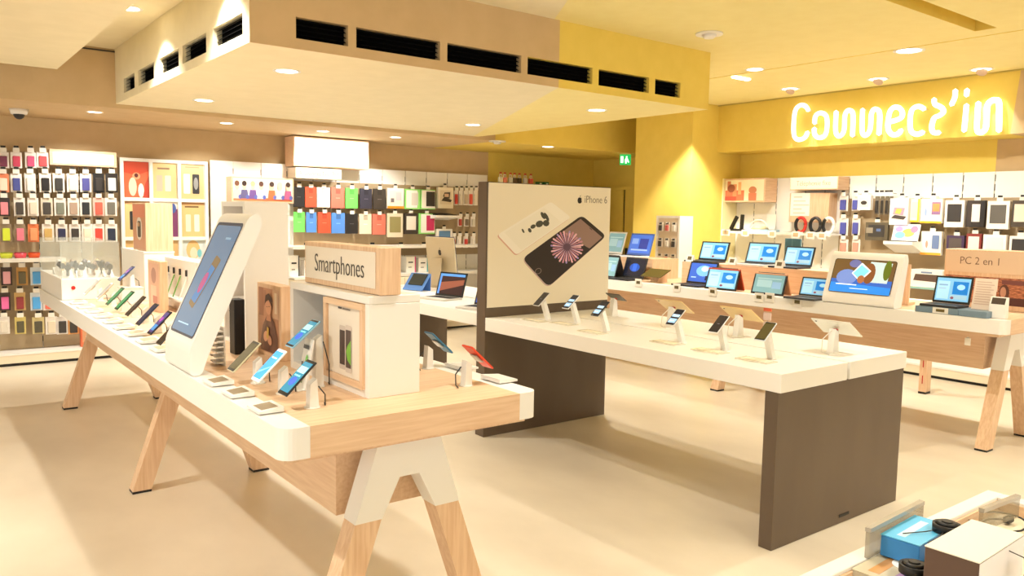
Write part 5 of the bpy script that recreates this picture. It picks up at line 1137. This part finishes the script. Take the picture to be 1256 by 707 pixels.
part('back_sheet', None, lambda b: b.prism([(.03, 0), (.024, 0), (.0005, .2), (.004, .2)], 'x', -.07, .07, WHITE2), t)
for px, c_, word in ((982, (206, 50, 34), 'red and black'), (1000, (40, 36, 34), 'black'), (1016, (236, 232, 224), 'white and black')):
    q = at(px, 280, 'x', XPR-.25); tt = thing('wristband', '%s activity wristband standing on the accessory shelf' % word, 'wristband', (XPR-.25, q.y, zq+.001), -PI/2+.3)
    part('band', None, lambda b: b.tube([(.06*math.cos(a), .0, .1+.09*math.sin(a)) for a in [2*PI*k/18 for k in range(19)]], .02, mat(c_, .4), 8), tt)
    part('tracker', None, lambda b: b.tube([(.061*math.cos(a), -.004, .1+.091*math.sin(a)) for a in [PI*.7+PI*.6*k/8 for k in range(9)]], .021, BLACK, 8), tt)
    part('foot', None, lambda b: b.box(-.035, .035, -.03, .03, 0, .012, WHITE), tt)
# hanging goods
hr = dict(hook_lab='peg hook with small tag on the accessory wall', hook_grp='peg hooks on the accessory wall')
gR = 'hanging goods on the accessory wall'
for r, (y0, y1) in enumerate(((241, 259), (268, 289), (294, 310))):
    for k, px in enumerate((1035, 1050)):
        pack('R', (px-5, y0, px+5, y1), (236, 228, 216), (80, 84, 160) if r < 2 else (206, 150, 130), 'earphone pack with %s base, %s in the %s earphone row' % ('indigo' if r < 2 else 'peach', ORD[k], ORD[r]), gR, 'case', .025, **hr)
pack('R', (1055, 240, 1071, 258), (240, 236, 228), (220, 214, 204), 'white carton picturing a small gadget on the accessory wall', gR, 'box', .06, extra=lambda w, h: [(ell(0, 0, w*.24, h*.14), (60, 54, 50))], **hr)
for k, px in enumerate((1076, 1082, 1088, 1093)):
    pack('R', (px-2.3, 241, px+2.3, 263), (120, 110, 92), (50, 46, 42), 'slim black stylus pack, %s beside the white gadget carton' % ORD[k], gR, 'case', .02, **hr)
pack('R', (1063, 273, 1091, 295), (96, 86, 66), (64, 60, 56), 'wide dark smoked case pack below the stylus packs', gR, 'box', .04, extra=lambda w, h: [(rect(-w*.45, -h*.1, -w*.15, h*.2), (150, 140, 120)), (rect(0, .0, w*.2, h*.15), (90, 110, 150))], **hr)
pack('R', (1095, 244, 1118, 276), (244, 240, 232), (232, 224, 214), 'tall white carton picturing a tablet on a stand', gR, 'box', .08, extra=lambda w, h: [([(-w*.4, -h*.24), (w*.3, -h*.3), (w*.45, -h*.18), (-w*.2, -h*.12)], (80, 70, 66)), ([(-w*.3, -h*.1), (w*.26, -h*.14), (w*.34, h*.14), (-w*.24, h*.16)], (206, 150, 170)), ([(-w*.2, -h*.06), (w*.1, -h*.1), (w*.2, h*.1), (-w*.1, h*.12)], (240, 190, 90))], **hr)
pack('R', (1120, 244, 1131, 273), (246, 236, 206), (236, 214, 190), 'narrow carton with a yellow side', gR, 'box', .06, extra=lambda w, h: [(rect(w*.3, -h/2, w/2, h/2), (240, 206, 60)), (rect(-w/2, -h/2, w/2, -h*.42), (240, 190, 40))], **hr)
pack('R', (1132, 244, 1158, 274), (246, 238, 220), (240, 232, 220), 'broad white pack with a tablet and yellow base', gR, 'box', .05, extra=lambda w, h: [(rect(-w/2, -h/2, w/2, -h*.42), (240, 180, 50)), (rect(w*.02, -h*.15, w*.42, h*.36), (150, 110, 150)), (rect(w*.06, -h*.02, w*.38, h*.3), (236, 150, 90)), (ell(-w*.25, -h*.05, w*.06, h*.16), (150, 170, 206))], **hr)
pack('R', (1161, 246, 1185, 279), (240, 232, 222), (56, 52, 50), 'white framed pack with a dark tablet sleeve', gR, 'box', .05, **hr)
pack('R', (1188, 246, 1210, 279), (50, 44, 40), (236, 226, 214), 'black pack with a white centre strip', gR, 'box', .05, extra=lambda w, h: [(rect(-w*.46, -h*.46, -w*.2, h*.46), (60, 50, 46)), (rect(w*.25, -h*.46, w*.46, h*.46), (40, 36, 36)), (rect(-w*.1, -h*.4, w*.15, -h*.3), (60, 50, 46))], **hr)
pack('R', (1213, 247, 1240, 281), (240, 232, 222), (96, 92, 86), 'white framed pack with a grey tablet sleeve', gR, 'box', .05, **hr)
pack('R', (1243, 246, 1266, 279), (70, 60, 50), (230, 210, 190), 'brown pack with a pale centre beside the grey sleeve', gR, 'box', .05, **hr)
pack('R', (1132, 284, 1157, 313), (246, 238, 220), (242, 236, 226), 'white pack with a blue phone picture and orange base', gR, 'box', .05, extra=lambda w, h: [(rect(-w/2, -h/2, w/2, -h*.4), (240, 170, 60)), (rrect(w*.05, -h*.24, w*.4, h*.34, .01), (110, 130, 170)), (ell(-w*.2, -h*.05, w*.06, h*.16), (190, 150, 130))], **hr)
pack('R', (1163, 289, 1185, 312), (70, 50, 80), (90, 80, 76), 'dark sleeve pack with a violet rim below the framed packs', gR, 'box', .05, **hr)
pack('R', (1187, 287, 1206, 312), (130, 50, 44), (236, 220, 206), 'maroon pack with a pale centre below the framed packs', gR, 'box', .05, **hr)
pack('R', (1208, 288, 1236, 313), (242, 236, 226), (236, 228, 216), 'plain white wide pack below the grey sleeve', gR, 'box', .05, **hr)
pack('R', (1240, 290, 1264, 315), (240, 232, 222), (56, 54, 56), 'white framed pack with a black sleeve beside the plain pack', gR, 'box', .05, **hr)
# tablet on a white bracket
q = at(1107, 300, 'x', XPR-.25); t = thing('tablet_bracket', 'colourful tablet standing on a white wall bracket', 'tablet', (XPR-.003, q.y, q.z), -PI/2)
part('bracket', None, lambda b: b.prism([(0, -.1), (-.08, -.1), (-.36, 0), (-.36, .035), (0, .035)], 'x', -.165, .165, WHITE), t)
part('tablet_body', None, lambda b: (setattr(b, 'M', rot(-.3, t=(0, -.22, .036))), b.box(-.15, .15, 0, .01, 0, .2, mat((240, 238, 234), .35), .003)), t)
part('keyboard', None, lambda b: b.box(-.15, .15, -.34, -.23, .0355, .042, BLACK), t)
part('screen', None, lambda b: show(b, [(rect(-.135, .015, .135, .185), (210, 190, 220)), (ell(.03, .1, .07, .05), (246, 170, 80)), (ell(-.06, .07, .06, .04), (120, 200, 180)), (ell(.09, .14, .04, .04), (230, 110, 140)), (ell(-.08, .14, .04, .03), (150, 130, 210))], 0, .0005, .3, .4, rot(-.3, t=(0, -.22, .036))), t)
# lower shelf with a boxed speaker, seen between kiosk and sign
zq2 = at(1140, 352, 'x', XPR-.2).z
t = thing('wall_shelf', 'low glass edged shelf with white cartons behind the laptop table', 'shelf', (XPR-.003, 0, zq2), 0)
yl, yh = at(1165, 350, 'x', XPR-.2).y, at(1105, 350, 'x', XPR-.2).y
part('board', None, lambda b: b.box(-.35, 0, yl, yh, -.015, 0, WHITE), t)
part('edge', None, lambda b: b.box(-.356, -.3505, yl, yh, -.02, .004, mat((150, 190, 180), .2)), t)
q = at(1140, 338, 'x', XPR-.25); tt = thing('white_carton', 'white open carton with a dark keyboard on the low wall shelf', 'box', (XPR-.27, q.y, zq2+.001), -PI/2)
part('carton', None, lambda b: b.box(-.17, .17, -.05, .18, 0, .19, mat((244, 238, 228), .4), .003), tt)
part('keyboard_print', None, lambda b: show(b, [([(-.14, .07), (.14, .06), (.12, .14), (-.12, .14)], (96, 76, 66)), (rect(-.06, .15, .06, .17), (120, 140, 170))], -.0505, .0005), tt)
zq3 = zq2-.42
t = thing('wall_shelf', 'lowest white shelf with small boxes behind the laptop table', 'shelf', (XPR-.003, 0, zq3), 0)
part('board', None, lambda b: b.box(-.38, 0, yl, yh, -.015, 0, WHITE), t)
part('price_rail', None, lambda b: b.box(-.386, -.3805, yl, yh, -.03, .0, WHITE2), t)
for px, c_, word in ((1125, (244, 236, 224), 'white'), (1135, (206, 150, 190), 'violet'), (1147, (226, 90, 60), 'red')):
    q = at(px, 370, 'x', XPR-.25); tt = thing('small_carton', 'small %s carton on the lowest shelf behind the laptop table' % word, 'box', (XPR-.27, q.y, zq3+.001), -PI/2)
    part('carton', None, lambda b: b.box(-.05, .05, -.05, .1, 0, .14, mat(c_, .4), .003), tt)
    part('print', None, lambda b: show(b, [(rect(-.035, .03, .035, .09), (250, 240, 226)), (rect(-.03, .1, .03, .115), (120, 90, 110))], -.0505, .0004), tt)

# ================================================================== low show bin in the foreground
ZG = .75
p0, p1 = at(979, 707, 'z', ZG), at(1211, 601, 'z', ZG)
GX0, GX1, GYb = .95, p1.x, (p0.y+p1.y)/2+.0; GYa = GYb-.95
t = thing('show_bin', 'low white framed show bin with beech lining', 'show bin', (GX0, GYa, 0), 0); w, l = GX1-GX0, GYb-GYa; rim = .05
for (a, c, e, f) in ((0, w, l-rim, l), (0, w, 0, rim), (0, rim, rim, l-rim), (w-rim, w, rim, l-rim)):
    part('rim_board', None, lambda b: b.box(a+.0003, c-.0003, e+.0003, f-.0003, .1, ZG, WHITE, .002, 1), t)
for (a, c, e, f, mm) in ((rim, w-rim, l-rim-.008, l-rim, WOODX), (rim, w-rim, rim, rim+.008, WOODX), (rim, rim+.008, rim+.009, l-rim-.009, WOODH), (w-rim-.008, w-rim, rim+.009, l-rim-.009, WOODH)):
    part('lining', None, lambda b: b.box(a, c, e, f, .13, ZG-.01, mm), t)
zf = ZG-.045
part('floor_board', None, lambda b: b.box(rim+.009, w-rim-.009, rim+.009, l-rim-.009, zf-.02, zf, CREAM), t)
part('base', None, lambda b: b.box(.06, w-.06, .06, l-.06, 0, .0995, DGREY), t)
def carton_px(name, lab, ptop, h, c_top, c_front, shapes=None, z=None):
    """ptop: pixels of the four top corners: near-left, far-left, far-right, near-right"""
    zt = z; P = [at(x, y, 'z', zt) for x, y in ptop]
    c = sum((p for p in P), Vector())/4
    u = ((P[2]-P[1])+(P[3]-P[0]))/2; v = ((P[1]-P[0])+(P[2]-P[3]))/2
    a = math.atan2(u.y, u.x); ww, ll = u.length, v.length
    tt = thing(name, lab, 'box', (c.x, c.y, zt-h), a)
    part('carton', None, lambda b: b.box(-ww/2, ww/2, -ll/2, ll/2, 0, h-.003, mat(c_front, .5), .002, 1), tt)
    part('lid', None, lambda b: b.box(-ww/2-.0008, ww/2+.0008, -ll/2-.0008, ll/2+.0008, h-.0025, h, mat(c_top, .35)), tt)
    return tt, ww, ll
zt1 = ZG+.06
bb, ww, ll = carton_px('blue_carton', 'bright blue flat carton with white lettering strip in the bin', ((1131, 671), (1078, 654), (1127, 632), (1163, 645)), zt1-ZG-.001, (96, 196, 244), (60, 150, 226), z=zt1)
part('lettering_strip', None, lambda b: b.add([(-ww*.38, -ll*.02, zt1-ZG-.0008), (ww*.34, -ll*.02, zt1-ZG-.0008), (ww*.34, ll*.2, zt1-ZG-.0008), (-ww*.38, ll*.2, zt1-ZG-.0008)], [(0, 1, 2, 3)], mat((200, 232, 250), .4)), bb)
zt2 = ZG+.12
wb, ww2, ll2 = carton_px('white_carton', 'large white carton with a brown side in the bin', ((1205, 689), (1131, 671), (1192, 639), (1256, 654)), zt2-zf-.001, (246, 240, 226), (92, 68, 56), z=zt2)
part('white_side', None, lambda b: b.box(ww2/2+.0005, ww2/2+.002, -ll2/2, ll2/2, .003, zt2-zf-.005, mat((232, 226, 226), .4)), wb)
part('white_side', None, lambda b: b.box(-ww2/2, ww2/2, -ll2/2-.002, -ll2/2-.0005, .003, zt2-zf-.005, mat((232, 226, 226), .4)), wb)
def puck(p, lab, rx=0):
    tt = thing('security_puck', lab, 'security tag', p, 0)
    part('puck', None, lambda b: (setattr(b, 'M', rot(rx)), b.cyl((0, 0, 0), (0, 0, .022), .036, BLACK, 24), b.cyl((0, 0, .0221), (0, 0, .028), .03, BLACK, 24, .022)), tt)
    part('dial', None, lambda b: (setattr(b, 'M', rot(rx)), b.cyl((0, 0, .0282), (0, 0, .031), .014, DGREY, 14)), tt)
    return tt
q = at(1161, 653, 'z', zt1); pk = puck((q.x, q.y, zt1+.0012), 'black round security puck on the blue carton')
part('strap', None, lambda b: b.tube([(.0, .0, .01), (-.06, .03, .004), (-.12, .06, .003)], .0015, DGREY, 5), pk)
part('strap', None, lambda b: b.tube([(.0, .0, .01), (-.06, -.01, .004), (-.13, -.01, .003)], .0015, DGREY, 5), pk)
q = at(1239, 700, 'z', zf+.09); pk = puck((q.x-.02, q.y-.05, q.z), 'black round security puck on the white carton side', PI/2*.9)
part('strap', None, lambda b: b.tube([(0, 0, .0), (.0, .015, .05), (-.01, .06, .062)], .0015, DGREY, 5), pk)
q = at(1121, 703, 'z', zf+.06); puck((q.x, q.y, q.z), 'black round security puck on the open product box')
q = at(1229, 640, 'z', zf+.02); tt = thing('cable_coil', 'coiled black cable tie lying in the bin', 'cable', (q.x, q.y, zf+.005), 0)
part('coil', None, lambda b: b.tube([((.05+.004*k)*math.cos(k*.5), (.035+.003*k)*math.sin(k*.5), .004+.0006*k) for k in range(26)], .003, BLACK, 6), tt)
part('clip', None, lambda b: b.box(.03, .07, -.01, .01, .001, .02, DGREY, .003), tt)
# open product box with foil
pb, w3, l3 = carton_px('product_box', 'shiny grey product box with white badge in the bin', ((1123, 722), (1040, 700), (1094, 673), (1165, 690)), .041, (206, 196, 170), (196, 186, 166), z=zf+.042)
part('badge', None, lambda b: b.cyl((.02, -.01, .0413), (.02, -.01, .043), .04, mat((246, 244, 240), .3), 20), pb)
part('print_band', None, lambda b: b.box(-w3*.45, w3*.1, -l3*.3, -l3*.1, .0413, .0416, mat((186, 150, 200), .4)), pb)
part('print_band', None, lambda b: b.box(-w3*.4, w3*.3, l3*.1, l3*.3, .0413, .0416, mat((214, 160, 100), .4)), pb)
# acrylic dividers
def divider(pa, pb_, h, lab):
    a, c = at(*pa, 'z', ZG+h), at(*pb_, 'z', ZG+h); d = c-a; ln = d.length
    tt = thing('acrylic_divider', lab, 'divider', (a.x, a.y, ZG+.001), math.atan2(d.y, d.x))
    part('sheet', None, lambda b: b.box(0, ln, -.006, .006, 0, h-.013, SMOKE), tt)
    part('polished_edge', None, lambda b: b.box(0, ln, -.008, .008, h-.0128, h-.001, mat((176, 168, 156), .15)), tt)
divider((1065, 648), (1131, 614), .085, 'smoked acrylic divider beside the blue carton')
divider((1204, 624), (1249, 607), .07, 'smoked acrylic divider at the bin corner')
